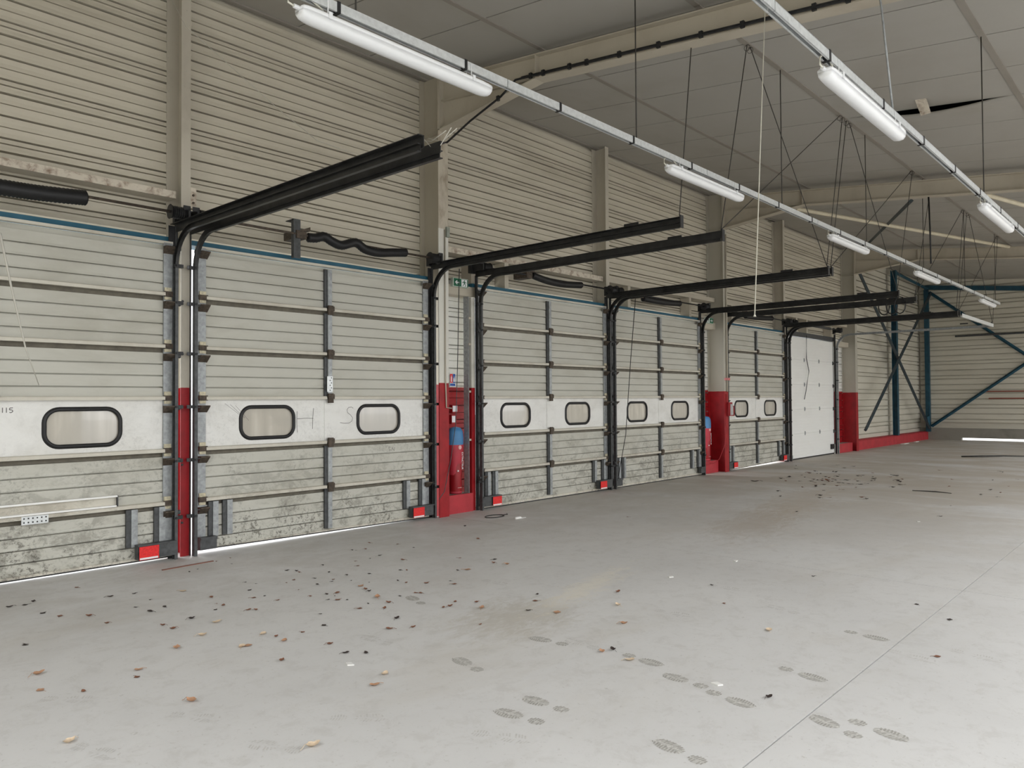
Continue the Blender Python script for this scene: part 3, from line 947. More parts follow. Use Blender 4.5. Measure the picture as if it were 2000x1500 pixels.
        S_ = [[(0.385, 1.508), (0.36, 1.525), (0.315, 1.52), (0.29, 1.49), (0.30, 1.455), (0.345, 1.425), (0.375, 1.39), (0.365, 1.35), (0.32, 1.325), (0.25, 1.325), (0.19, 1.335)]]
        scribble([[(x, z + zo) for x, z in st] for st in H_ + S_], wp, r=0.0028)
        scribble([[(-1.30 + 0.06 * i, 1.58 - 0.01 * i + zo), (-1.12 + 0.05 * i, 1.45 - 0.03 * i + zo)] for i in range(3)], wp, r=0.0016)
        lp = [c for c in dr.children if c.name.startswith('panel')][1]
        zo = -ZJ[1]
        scribble([[(0.97, 0.99), (0.945, 1.0), (0.945, 0.975), (0.97, 0.96), (0.95, 0.945)], [(0.99, 0.94), (1.0, 0.99), (1.03, 0.945), (1.04, 0.99)]], lp, r=0.0025).location = (0, 0, zo)

# white door
dr = empty('door_6', (DOORS[5], DOOR_Y + 0.02, 0), 'smooth white sectional door with faint horizontal joints and a black handle', 'door', kind='structure')
zz6 = [0.03, 0.67, 1.31, 1.96, 2.61, 3.20]
for i in range(5):
    h = zz6[i + 1] - zz6[i]
    pts = [(0.012, 0), (0, 0.006)]
    for k in range(1, 8):
        z0 = h * k / 8
        pts += [(0, z0 - 0.004), (0.0025, z0), (0, z0 + 0.004)]
    pts += [(0, h - 0.006), (0.012, h), (0.04, h), (0.04, 0)]
    add('panel', MB().prism(pts, 'x', -1.60, 1.60).mesh('white_panel', MT['white_door']), dr, (0, 0, zz6[i]))
HW = MB().box(-0.02, 0.02, -0.012, 0, -0.05, 0.05).tube([(-0.025, -0.014, 0), (0.025, -0.014, 0)], 0.010, 6).mesh('hinge', MT['galv'])
RBW = MB().prism([(0, 0.05), (-0.06, 0.01), (-0.06, -0.01), (0, -0.05)], 'x', -0.03, 0.03).mesh('roller_bracket', MT['dark_steel'])
for i in range(1, 5):
    for lx in (-0.55, 0.50):
        add('hinge', HW, dr, (lx, 0, zz6[i]))
    for lx in (-1.54, 1.56):
        add('roller_bracket', RBW, dr, (lx, 0, zz6[i] - 0.02))
add('roller_bracket', RBW, dr, (-1.54, 0, 3.1))
hd = add('door_handle', MB().box(-0.11, 0.06, -0.05, 0, -0.07, 0.07).mesh('door_handle', MT['black']), dr, (1.40, 0, 0.22))
add('latch_arm', bx(0.06, 0.16, -0.03, -0.01, -0.015, 0.02, 'latch_arm', MT['black']), hd)
add('bottom_seal', bx(-1.6, 1.6, 0.0, 0.035, 0.004, 0.03, 'bottom_seal', MT['rubber']), dr)
add('bottom_bracket', bx(-1.62, -1.46, -0.04, 0, 0.035, 0.13, 'bottom_bracket', MT['galv']), dr)
add('side_cap', bx(-1.63, -1.585, -0.006, 0.04, 0.03, 3.2, 'side_cap', MT['galv']), dr)
add('side_cap', bx(1.585, 1.63, -0.006, 0.04, 0.03, 3.2, 'side_cap', MT['galv']), dr)

# lintel strips above the doors
for i, cx in enumerate(DOORS):
    m = MB().box(-1.70, 1.70, 0, 0.24, 0, 0.05) if i < 5 else MB().box(-1.66, 1.66, 0, 0.24, 0, 0.12)
    o = add('trim_%d' % (i + 1), m.mesh('lintel_strip', MT['blue'] if i < 5 else MT['dark_steel']), None, (cx, DOOR_Y + 0.045 - 0.03, 3.256 if i < 5 else 3.22))
    tag(o, ['blue painted lintel strip over the door with the loose strip', 'blue lintel strip over the scribbled door', 'blue lintel strip over the door with two stickers beside the exit sign',
            'blue lintel strip over the door behind the hanging cord', 'blue lintel strip over the grey door beside the white door', 'dark lintel strip over the white door'][i], 'lintel', kind='structure')

# ------------------------------------------------------------------ door tracks
TY = 7.80
RAD = 0.38
ZC = 3.02


def sweep_yz(path, prof):
    """path: list of (y,z) ; prof: (x, n) n along path normal"""
    m = MB()
    k = len(prof)
    for i, (y, z) in enumerate(path):
        a = Vector(path[max(i - 1, 0)])
        b = Vector(path[min(i + 1, len(path) - 1)])
        d = (b - a).normalized()
        nr = Vector((-d.y, d.x))
        for (x, n) in prof:
            m.v.append((x, y + nr.x * n, z + nr.y * n))
    for i in range(len(path) - 1):
        for j in range(k):
            j2 = (j + 1) % k
            m.f.append((i * k + j, i * k + j2, (i + 1) * k + j2, (i + 1) * k + j))
    m.f.append(tuple(range(k)))
    m.f.append(tuple((len(path) - 1) * k + j for j in range(k))[::-1])
    return m


def c_prof(s):
    w, h, t = 0.032, 0.058, 0.006
    P = [(-w / 2, -h / 2), (w / 2, -h / 2), (w / 2, -h / 2 + t), (-w / 2 + t, -h / 2 + t), (-w / 2 + t, h / 2 - t), (w / 2, h / 2 - t), (w / 2, h / 2), (-w / 2, h / 2)]
    return [(s * x, n) for x, n in P]


VT, CT, AB = {}, {}, {}
for s in (-1, 1):
    VT[s] = sweep_yz([(0, 0.0), (0, ZC)], c_prof(s)).mesh('vertical_track', MT['dark_steel'])
    arc = [(-RAD + RAD * math.cos(math.radians(a)), ZC + RAD * math.sin(math.radians(a))) for a in range(0, 91, 9)]
    CT[s] = sweep_yz(arc + [(-3.80, ZC + RAD)], c_prof(s)).mesh('curved_track', MT['black_track'])
    AB[s] = MB().box(-s * 0.022, -s * 0.028, -3.82, 0.08, 3.40, 3.485).box(-s * 0.028, s * 0.025, -3.82, 0.08, 3.479, 3.485).mesh('angle_bar', MT['black_track'])
VA = {s: MB().box(-s * 0.020, -s * 0.026, 0.045, 0.09, 0.0, 3.42).mesh('wall_angle', MT['dark_steel']) for s in (-1, 1)}
BRK = {s: MB().box(-s * 0.075, s * 0.012, -0.012, 0.03, -0.018, 0.018).tube([(s * 0.0, -0.03, 0), (s * 0.0, -0.042, 0)], 0.013, 6).mesh('track_bracket', MT['black']) for s in (-1, 1)}
trk_lab = [('black overhead track at the right edge of the door with the loose strip', 'black overhead track at the edge of the scribbled door by the narrow post'),
           ('black overhead track of the scribbled door passing in front of the red column',), ]
TL = {(0, 1): 'black curved track of the loose-strip door, beside the narrow red post', (1, -1): 'black curved track of the scribbled door, beside the narrow red post',
      (1, 1): 'black curved track of the scribbled door, passing in front of the red column', (2, -1): 'black curved track beside the recess with the exit sign',
      (2, 1): 'black curved track between the two middle doors, on the exit sign side', (3, -1): 'black curved track between the two middle doors, on the hanging cord side',
      (3, 1): 'black curved track in front of the half hidden exit sign', (4, -1): 'black curved track behind the column with the call point box',
      (4, 1): 'black curved track of the grey door, next to the white door', (5, -1): 'black curved track of the white door, next to the grey door',
      (5, 1): 'galvanised curved track of the white door, in front of the last column'}
for (d, s), lab in TL.items():
    x = TRACK_X[(d, s)]
    e = empty('door_track', (x, TY, 0), lab, 'track', 'overhead door tracks')
    so = -s     # opening faces the door
    g = (d, s) == (5, 1)
    vt = add('vertical_track', VT[so], e)
    ct = add('curved_track', CT[so], e)
    if g:
        for q in (vt, ct):
            q.data = q.data.copy()
            q.data.materials[0] = MT['galv']
    else:
        ab = add('angle_bar', AB[so], e)
    low = (d, s) in ((0, 1), (1, -1))
    if low:
        ct.location.z = ab.location.z = -0.045
    add('wall_angle', VA[so], e)
    if (d, s) not in ((1, -1),):
        add('jamb_plate', bx(-0.045, 0.05, 0.066, 0.072, 0, 3.42, 'jamb_plate', MT['black']) if s > 0 else bx(-0.05, 0.012, 0.066, 0.072, 0, 3.42, 'jamb_plate', MT['black']), e)
    for z in (0.42, 1.0, 1.55, 2.1, 2.62, 3.0):
        add('track_bracket', BRK[so], e, (0, 0, z))
    if not low: add('hanger_plate', bx(-0.03, 0.03, -3.83, -3.815, 3.37, 3.50, 'hanger_plate', MT['black']), e)
    if not low: add('fixing_tab', bx(-0.01, 0.01, -3.3, -3.12, 3.485, 3.515, 'fixing_tab', MT['black']), e)

# galvanised tie bar joining the white door's track ends
x0, x1 = DOORS[5] - 1.68, DOORS[5] + 1.68
o = add('tie_bar', MB().box(x0 - 20.85, x1 - 20.85, -0.02, 0.02, -0.03, 0.0).box(x0 - 20.85, x1 - 20.85, -0.02, -0.015, 0, 0.05).mesh('tie_bar', MT['galv_bright']), None, (20.85, 3.96, 3.40))
tag(o, 'bright galvanised tie bar joining the two track ends of the white door', 'bar')

# ------------------------------------------------------------------ torsion springs
SH_Y, SH_Z = 7.72, 3.53


def ribbed_tube(pts, r, pitch=0.03, seg=12):
    # resample the path densely and modulate the radius like tight coils
    P = [Vector(p) for p in pts]
    out, rr = [], []
    def cr(p0, p1, p2, p3, t):
        return 0.5 * ((2 * p1) + (p2 - p0) * t + (2 * p0 - 5 * p1 + 4 * p2 - p3) * t * t + (3 * p1 - p0 - 3 * p2 + p3) * t ** 3)
    for i in range(len(P) - 1):
        n = max(2, int((P[i + 1] - P[i]).length / (pitch / 2)))
        for k in range(n):
            out.append(cr(P[max(i - 1, 0)], P[i], P[i + 1], P[min(i + 2, len(P) - 1)], k / n))
    out.append(P[-1])
    rr = [r * (1.0 if k % 2 else 0.90) for k in range(len(out))]
    rr[0] *= 0.7; rr[-1] *= 0.7
    return MB().tube(out, rr, seg)


def px_path(pts, zoom, ox, oy):
    return [on_wall(ox + x / zoom, oy + y / zoom, SH_Y) for x, y in pts]


spr_paths = [
    [Vector((0.9, SH_Y, 3.50)), Vector((1.4, SH_Y, 3.475))] + px_path([(0, 640), (600, 730), (1270, 800)], 7.5, 0, 280),
    px_path([(940, 315), (1000, 318), (1060, 308), (1120, 345), (1190, 372), (1290, 352), (1360, 400), (1450, 425), (1560, 425), (1660, 425)], 3.75, 350, 380),
    px_path([(1030, 738), (1150, 785), (1300, 820), (1480, 830)], 4.69, 820, 380),
    px_path([(600, 1020), (850, 1065), (1050, 1080)], 6.25, 1160, 420),
    px_path([(400, 240), (500, 252), (615, 258)], 4.17, 1360, 560)]
spr_lab = ['thick black torsion spring on a shaft above the door with the loose strip', 'wavy black torsion spring on a shaft above the scribbled door',
           'sagging black torsion spring above the door beside the exit sign', 'straight black torsion spring above the door with the hanging cord',
           'short black torsion spring above the grey door beside the white door']
spr_r = [0.074, 0.057, 0.056, 0.058, 0.058]
DRUM = MB()
n_ = 7
DRUM.tube([(-0.075 + 0.15 * i / 14, 0, 0) for i in range(15)], [0.052 + 0.014 * ((i % 2) == 0) + 0.010 * (i in (0, 14)) for i in range(15)], 16)
DRUMm = DRUM.mesh('cable_drum', MT['black'])
BRG = MB().box(-0.012, 0.012, -0.06, 0.20, -0.055, 0.05).box(-0.06, 0.012, -0.06, -0.05, 0.03, 0.075).box(-0.06, 0.06, 0.15, 0.2, -0.08, 0.08).mesh('bearing_bracket', MT['black'])
for d in range(6):
    cx = DOORS[d]
    e = empty('torsion_spring', (cx, SH_Y, SH_Z), (spr_lab + ['dark steel shaft above the white door'])[d], 'spring' if d < 5 else 'shaft', 'torsion springs above the doors')
    add('shaft', MB().tube([(-1.66, 0, 0), (1.66, 0, 0)], 0.014, 8).mesh('shaft', MT['rust' if d in (0, 1) else 'black'], True), e)
    for sx in (-1, 1):
        add('cable_drum', DRUMm, e, (sx * 1.60, 0, 0))
        add('bearing_bracket', BRG, e, (sx * 1.70, 0, 0))
    if d < 5:
        m = ribbed_tube([p - Vector((cx, SH_Y, SH_Z)) for p in spr_paths[d]], spr_r[d])
        add('spring', m.mesh('spring', MT['rubber'], True), e)
        p0 = spr_paths[d][0].x - cx
        add('spring_bracket', MB().box(p0 - 0.16, p0 - 0.03, -0.03, 0.25, -0.05, 0.04).prism([(p0 - 0.12, 0.04), (p0 + 0.02, 0.10), (p0 + 0.02, 0.05)], 'y', -0.03, 0.03).mesh('spring_bracket', MT['rust']), e)
    if d == 1:
        add('support_post', MB().box(-0.56, -0.55, -0.01, 0.04, -0.28, 0.17).box(-0.55, -0.47, -0.01, 0.0, -0.28, 0.17).box(-0.56, -0.47, 0.0, 0.16, 0.16, 0.17).mesh('support_post', MT['dark_steel']), e)
    if d == 5:
        add('spring', MB().tube([(-0.9, 0, 0), (0.9, 0, 0)], 0.035, 10).mesh('spring', MT['dark_steel'], True), e)

# ------------------------------------------------------------------ lighting rails and tube lights
RAILS = [(3.85, 3.945, -2.0, 22.75), (1.71, 3.70, -2.0, 16.0)]
for i, (y, z, xa, xb) in enumerate(RAILS):
    e = empty('lighting_rail', (10.0, y, z), ['galvanised lighting rail hanging nearest the door wall, ending before the blue bracing', 'galvanised lighting rail hanging further from the doors, past the torn ceiling'][i], 'rail')
    n = int((xb - xa) / 3.0)
    L_ = (xb - xa) / n
    me = MB().box(0.004, L_ - 0.004, -0.022, 0.022, 0.056, 0.06).box(0.004, L_ - 0.004, -0.022, -0.019, 0, 0.06).box(0.004, L_ - 0.004, 0.019, 0.022, 0, 0.06).box(0.004, L_ - 0.004, -0.022, -0.010, 0, 0.003).box(0.004, L_ - 0.004, 0.010, 0.022, 0, 0.003).mesh('rail_section', MT['galv_bright'])
    ST_ = MB().box(-0.012, 0.012, -0.026, 0.026, -0.004, 0.066).mesh('strap', MT['black'])
    for k in range(n):
        add('rail_section', me, e, (xa + k * L_ - 10, 0, 0))
    k = xa + 0.4
    while k < xb:
        add('strap', ST_, e, (k - 10, 0, 0))
        k += 1.07


def make_light(loc, lab, grp):
    e = empty('tube_light', loc, lab, 'light', grp)
    Ln = 1.58
    add('housing', LHOUSE, e)
    add('diffuser', LDIFF, e)
    for x in (0.18, Ln - 0.2):
        c = add('hanging_clip', LCLIP, e, (x, 0, 0))
    add('end_gland', LGLAND, e)
    add('power_lead', LLEAD, e)
    return e


def light_meshes():
    Ln = 1.58
    # cross-section (y,z): rounded tub below, flat housing above; taper at the ends
    def loft(sec, name, mat):
        m = MB()
        xs_ = [0, 0.012, 0.05, 0.10, Ln - 0.10, Ln - 0.05, Ln - 0.012, Ln]
        sc = [0.55, 0.80, 0.95, 1.0, 1.0, 0.95, 0.80, 0.55]
        k = len(sec)
        for x, s in zip(xs_, sc):
            for (y, z) in sec:
                m.v.append((x, y * (0.6 + 0.4 * s), z * s))
        for i in range(len(xs_) - 1):
            for j in range(k):
                j2 = (j + 1) % k
                m.f.append((i * k + j, i * k + j2, (i + 1) * k + j2, (i + 1) * k + j))
        m.f.append(tuple(range(k))[::-1])
        m.f.append(tuple((len(xs_) - 1) * k + j for j in range(k)))
        return m.mesh(name, mat, True)
    a = loft([(-0.052, 0.0), (-0.052, 0.022), (-0.035, 0.034), (0.035, 0.034), (0.052, 0.022), (0.052, 0.0)], 'housing', MT['white'])
    b = loft([(0.050, 0.0), (0.046, -0.03), (0.030, -0.052), (0.0, -0.058), (-0.030, -0.052), (-0.046, -0.03), (-0.050, 0.0)], 'diffuser', MT['white'])
    c = MB().box(-0.012, 0.012, -0.055, 0.055, 0.030, 0.036).box(-0.012, 0.012, -0.058, -0.053, -0.005, 0.036).box(-0.012, 0.012, 0.053, 0.058, -0.005, 0.036).box(-0.003, 0.003, -0.028, -0.024, 0.03, 0.125).box(-0.003, 0.003, 0.024, 0.028, 0.03, 0.125).mesh('hanging_clip', MT['white'])
    g = MB().tube([(0.0, 0, 0.012), (-0.035, 0, 0.012)], 0.013, 8).mesh('end_gland', MT['white'])
    l = MB().tube([(-0.035, 0, 0.012), (-0.07, 0, 0.02), (-0.075, 0, 0.06), (-0.03, -0.005, 0.10), (0.06, -0.01, 0.09), (0.16, 0, 0.06)], 0.006, 6).mesh('power_lead', MT['cord_white'], True)
    return a, b, c, g, l


LHOUSE, LDIFF, LCLIP, LGLAND, LLEAD = light_meshes()
lab1 = ['white tube light in front of the nearest beige column top', 'white tube light hanging before the second column', 'white tube light hanging before the third column',
        'white tube light hanging before the blue corner post', 'white tube light at the far end of its rail before the end wall']
for x, lab in zip((2.42, 6.53, 10.88, 15.15, 20.55), lab1):
    make_light((x, 3.85, 3.945 - 0.075), lab, 'tube lights on the rail nearest the doors')
for x, lab in zip((4.78, 9.28), ['white tube light hanging beside the torn ceiling slit', 'white tube light hanging under the second rafter, away from the doors']):
    make_light((x, 1.71, 3.70 - 0.075), lab, 'tube lights on the rail away from the doors')

# rods, wires
WIRE_LAB = []


def wire(name, pts, r, mat, lab, cat, grp=None, loops=()):
    p0 = Vector(pts[0])
    m = MB().tube([Vector(p) - p0 for p in pts], r, 6)
    for q in loops:
        c = Vector(q) - p0
        m.tube([c + Vector((0.0, 0.035 * math.cos(t * math.pi / 6), 0.035 * math.sin(t * math.pi / 6) - 0.04)) for t in range(13)], 0.003, 5, False)
    o = add(name, m.mesh(name, MT[mat], True), None, p0)
    tag(o, lab, cat, grp)
    return o


ROD1 = ['over the light by the nearest column', 'just past the nearest rafter', 'by the first wire cluster', 'by the middle wire cluster', 'by the second rafter', 'by the far wire cluster', 'before the third rafter']
ROD2 = ['before the nearest rafter', 'past the torn ceiling slit', 'beyond its last light']
for x, w_ in zip((2.82, 5.97, 9.25, 12.45, 15.7, 19.0, 22.3), ROD1):
    wire('hanger_rod', [(x, 3.85, ceil_z(3.85)), (x, 3.85, 4.0)], 0.006, 'wire', 'thin vertical rod of the rail nearest the doors, ' + w_, 'rod', 'rods of the lighting rail nearest the doors')
for x, w_ in zip((3.1, 9.40, 12.6), ROD2):
    wire('hanger_rod', [(x, 1.71, ceil_z(1.71)), (x, 1.71, 3.76)], 0.006, 'wire', 'thin vertical rod of the rail away from the doors, ' + w_, 'rod', 'rods of the rail away from the doors')
wire('hanger_chain', [(6.28, 1.9, ceil_z(1.9)), (6.27, 1.8, 4.6), (6.27, 1.73, 3.76)], 0.008, 'galv', 'thin chain hanging the lighting rail beside the torn ceiling', 'chain')


def trk_end(d, s): return Vector((TRACK_X[(d, s)], 4.0, 3.50))


def pur(x, y=3.85): return Vector((x, y, ceil_z(y) - 0.01))


WW = [(Vector((7.24, 3.95, raf_top(3.95))), trk_end(1, 1), 'thin wire dropping from the nearest rafter to the track end beside the red column'),
      (pur(8.32), trk_end(2, -1), 'thin wire from the ceiling down to the track end beside the exit sign recess'),
      (pur(8.40), trk_end(2, 1), 'thin slanting wire crossing behind the first rail to the middle track ends'),
      (pur(11.35), trk_end(2, -1) + Vector((0, 0, 0.0)), 'thin slanting wire from a cluster on the purlin back to the exit sign side track'),
      (pur(11.45), trk_end(2, 1), 'thin wire dropping from the purlin cluster to the middle tracks, exit sign side'),
      (pur(11.62), trk_end(3, -1), 'thin wire dropping from the purlin cluster to the middle tracks, cord side'),
      (pur(11.75), trk_end(3, 1), 'thin slanting wire from the purlin cluster to the track before the half hidden exit sign'),
      (pur(15.05), trk_end(3, 1), 'thin wire dropping beside the second rafter to a track end'),
      (pur(15.0), trk_end(3, -1), 'thin slanting wire from beside the second rafter back to the middle tracks'),
      (pur(16.3), trk_end(4, -1), 'thin wire dropping just past the second rafter to a track end'),
      (pur(19.0), trk_end(4, 1), 'thin wire dropping to the track end of the last grey door'),
      (pur(19.3), trk_end(5, -1), 'thin wire dropping to the dark track end of the white door'),
      (pur(18.9), trk_end(4, -1), 'thin slanting wire from the far purlin cluster back to a track end'),
      (pur(19.5), Vector((22.5, 3.96, 3.46)), 'thin slanting wire from the far purlin cluster to the tie bar'),
      (pur(22.7), Vector((22.5, 3.96, 3.46)), 'thin wire dropping to the far end of the tie bar'),
      (pur(22.6), trk_end(5, -1), 'thin slanting wire from the last rafter back to the tie bar')]
for a, b2, lab in WW:
    wire('suspension_wire', [a, b2], 0.0055, 'wire', lab, 'wire', 'wires holding up the track ends', loops=(a,))
wire('hanging_cable', [(15.5, 3.70, raf_bot(3.70) - 0.014), (15.52, 3.69, 4.7), (15.5, 3.68, 4.05)], 0.016, 'black', 'thick black cable hanging down from the second rafter', 'cable')
p0, p1 = on_wall(1497, -12, 3.0), on_wall(1474, 614, 3.0)
wire('white_string', [Vector((p0.x, 3.0, ceil_z(3.0))), p1 * 0.5 + Vector((p0.x, 3.0, ceil_z(3.0))) * 0.5, p1, p1 + Vector((0, 0, -0.02))], [0.005, 0.005, 0.006, 0.014], 'cord_white', 'long white cord with a small knob hanging from the ceiling', 'cord')
# small coiled cable on track ends by the blue post
m = MB()
for k in range(3):
    m.tube([Vector((0.03 * k, 0.10 * math.cos(t / 12 * 6.283) + 0.15 * k, 0.16 * math.sin(t / 12 * 6.283) - 0.14)) for t in range(13)], 0.012, 6, False)
o = add('coiled_cable', m.mesh('coiled_cable', MT['black'], True), None, (15.62, 4.25, 3.49))
tag(o, 'coil of black cable hung over a track end before the blue posts', 'cable')

# cords on the doors / recess
p = [on_wall(1240, 470, 7.6), on_wall(1232, 700, 7.7), on_wall(1222, 850, 7.72), on_wall(1208, 930, 7.72)]
wire('dangling_cord', [Vector((p[0].x, 7.6, 3.42))] + p[1:], 0.007, 'black', 'thin dark cord hanging in front of a grey door with no stickers', 'cord')
p = [on_wall(897, 525, 7.8), on_wall(894, 700, 7.8), on_wall(890, 830, 7.8), on_wall(880, 900, 7.75), on_wall(868, 960, 7.68), on_wall(858, 975, 7.66)]
wire('dangling_cord', p, 0.006, 'dark_steel', 'thin grey cord hanging past the exit sign down to the red column foot', 'cord')
p = [(15.45, 7.73, 1.7), (15.40, 7.72, 1.0), (15.36, 7.73, 0.6), (15.2, 7.78, 0.30), (15.0, 7.8, 0.22), (14.8, 7.8, 0.23)]
wire('dangling_cord', p, 0.007, 'red', 'dark cord curving down the red recess below the call point box', 'cord')
p = [on_wall(1575, 655, 7.85), on_wall(1575, 700, 7.85), on_wall(1580, 725, 7.85), on_wall(1576, 750, 7.85), on_wall(1574, 765, 7.85), on_wall(1571, 780, 7.85)]
wire('pull_rope', p, 0.010, 'dark_steel', 'wavy pull rope hanging down the white door', 'rope')

# cobwebs
p = [on_wall(336, 0, 7.3), on_wall(362, 50, 7.2), on_wall(540, 210, 6.4), on_wall(620, 275, 5.8), on_wall(700, 303, 5.2)]
wire('cobweb_strand', p, 0.003, 'web', 'pale cobweb strand stretched from the narrow post to the nearest track', 'cobweb')
p = [on_wall(0, 455, 7.0), on_wall(22, 560, 7.05), on_wall(50, 680, 7.1), on_wall(76, 752, 7.2)]
wire('cobweb_strand', p, [0.010, 0.008, 0.006, 0.003], 'web', 'pale strand hanging in front of the door with the loose strip', 'cobweb')
X_ = DOORS[1] - 1.68
m = MB()
base = Vector((X_, 4.6, 3.5))
for k in range(6):
    a = Vector((random.uniform(-0.03, 0.03), random.uniform(-0.55, 0.6), 0))
    m.tube([a, a + Vector((0.02, -0.12, -0.03 - 0.02 * k % 3)), a + Vector((0.0, -0.3, 0.0))], 0.0035, 5)
o = add('cobweb_strand', m.mesh('cobweb', MT['web'], True), None, base)
tag(o, 'dusty cobweb strands clinging to the end of the nearest track', 'cobweb')

# ------------------------------------------------------------------ exit signs
def exit_sign(loc, lab, mirror):
    e = empty('exit_sign', loc, lab, 'sign', 'green exit signs')
    add('casing', bx(-0.15, 0.15, -0.05, 0.0, 0, 0.125, 'casing', MT['sign_pale']), e)
    s = add('sign_face', bx(-0.135, 0.145, -0.053, -0.05, 0.008, 0.117, 'sign_face', MT['green']), e)
    k = -1 if mirror else 1
    m = MB()
    # arrow pointing left (k=1)
    m.prism([(-0.115 * k, 0.062), (-0.075 * k, 0.095), (-0.068 * k, 0.085), (-0.083 * k, 0.070), (-0.025 * k, 0.070), (-0.025 * k, 0.054), (-0.083 * k, 0.054), (-0.068 * k, 0.039), (-0.075 * k, 0.029)], 'y', -0.0555, -0.053)
    add('arrow', m.mesh('arrow', MT['white']), s)
    add('door_symbol', bx(0.012 * k, 0.125 * k, -0.0550, -0.053, 0.012, 0.112, 'door_symbol', MT['white']), s)
    m = MB()
    g = lambda pts: m.prism([(x * k, z) for x, z in pts], 'y', -0.0575, -0.055)
    g([(0.065, 0.092), (0.08, 0.092), (0.08, 0.106), (0.065, 0.106)])
    g([(0.055, 0.09), (0.078, 0.085), (0.082, 0.055), (0.062, 0.052)])
    g([(0.062, 0.055), (0.072, 0.052), (0.052, 0.025), (0.034, 0.022), (0.034, 0.029), (0.047, 0.032)])
    g([(0.074, 0.055), (0.083, 0.055), (0.096, 0.035), (0.092, 0.014), (0.083, 0.014), (0.086, 0.033)])
    g([(0.056, 0.088), (0.04, 0.072), (0.028, 0.076), (0.028, 0.07), (0.042, 0.064), (0.06, 0.078)])
    g([(0.076, 0.084), (0.092, 0.066), (0.108, 0.068), (0.108, 0.074), (0.094, 0.074), (0.082, 0.086)])
    add('running_figure', m.mesh('running_figure', MT['green']), s)


exit_sign((7.60, 7.94, 3.225), 'green exit sign with arrow and running figure beside the beige column', False)
exit_sign((15.05, 7.94, 3.225), 'small green exit sign half hidden behind a black curved track', True)

# ------------------------------------------------------------------ fire extinguishers with blue and red covers
def extinguisher(loc, lab, text):
    e = empty('fire_extinguisher', loc, lab, 'extinguisher', 'covered fire extinguishers')
    cyl = [(0.0, 0), (0.085, 0.0), (0.09, 0.02), (0.09, 0.42), (0.075, 0.47), (0.03, 0.50), (0.0, 0.50)]
    def lathe(prof, name, mat, yscale=1.0, seg=20):
        m = MB()
        for (r, z) in prof:
            for k in range(seg):
                t = 2 * math.pi * k / seg
                m.v.append((r * math.cos(t), r * math.sin(t) * yscale, z))
        for i in range(len(prof) - 1):
            for k in range(seg):
                k2 = (k + 1) % seg
                m.f.append((i * seg + k, i * seg + k2, (i + 1) * seg + k2, (i + 1) * seg + k))
        return m.mesh(name, mat, True)
    add('cylinder', lathe(cyl, 'cylinder', MT['red']), e)
    add('base_ring', lathe([(0.086, 0.0), (0.092, 0.0), (0.094, 0.03), (0.090, 0.035)], 'base_ring', MT['cover_red']), e)
    cv = add('cover', lathe([(0.098, 0.27), (0.102, 0.30), (0.112, 0.50), (0.128, 0.68), (0.128, 0.70)], 'cover', MT['cover_red'], 0.8), e)
    ch = add('cover_hood', lathe([(0.128, 0.70), (0.129, 0.80), (0.118, 0.89), (0.085, 0.94), (0.03, 0.955), (0.0, 0.957)], 'cover_hood', MT['cover_blue'], 0.8), e)
    ch['label'] = 'blue upper hood'
    if text:
        # EXTINCTEUR reading down the side, letters as small strokes
        fc = bpy.data.curves.new('cover_text', 'FONT')
        fc.body = 'EXTINCTEUR'
        fc.size = 0.042
        fc.extrude = 0.0008
        fc.align_x = 'CENTER'
        to = bpy.data.objects.new('tmp', fc)
        COL.objects.link(to)
        dg = bpy.context.evaluated_depsgraph_get()
        me = bpy.data.meshes.new_from_object(to.evaluated_get(dg))
        bpy.data.objects.remove(to)
        me.name = 'cover_text'
        me.materials.clear()
        me.materials.append(MT['white'])
        t = add('cover_text', me, cv, (0.035, -0.092, 0.47), (math.radians(96), math.radians(90), 0))
        dot = add('rivet', MB().tube([(-0.035, -0.085, 0.33), (-0.035, -0.095, 0.33)], 0.012, 10).mesh('rivet', MT['white']), cv)
        add('emblem', MB().prism([(0.03 * math.cos(a * math.pi / 6) - 0.01, 0.665 + 0.03 * math.sin(a * math.pi / 6)) for a in range(12)], 'y', -0.108, -0.095).mesh('emblem', simple('emblem_pink', (0.75, 0.42, 0.40), 0.5)), cv)
    add('data_plate', bx(-0.045, 0.03, -0.0945, -0.088, 0.085, 0.092, 'data_plate', simple('pale_plate', (0.6, 0.4, 0.38), 0.5)), e)
    return e


extinguisher((7.59, 8.005, 0.262), 'fire extinguisher under a blue and red cover, on the ledge below the large exit sign', True)
extinguisher((15.08, 8.03, 0.262), 'fire extinguisher under a blue and red cover, below the half hidden exit sign', True)

# red wall box with white labels above the first extinguisher
e = empty('alarm_box', (7.625, 8.12, 1.26), 'small red alarm box with two white labels above the fire extinguisher', 'alarm')
add('lower_box', bx(-0.05, 0.05, -0.055, 0.0, 0, 0.13, 'lower_box', MT['red']), e)
add('upper_box', bx(-0.03, 0.075, -0.05, 0.0, 0.16, 0.27, 'upper_box', MT['red']), e)
add('white_label', bx(-0.045, 0.02, -0.058, -0.055, 0.02, 0.115, 'white_label', MT['white']), e)
add('white_label', bx(-0.025, 0.065, -0.053, -0.05, 0.175, 0.26, 'white_label', MT['white']), e)
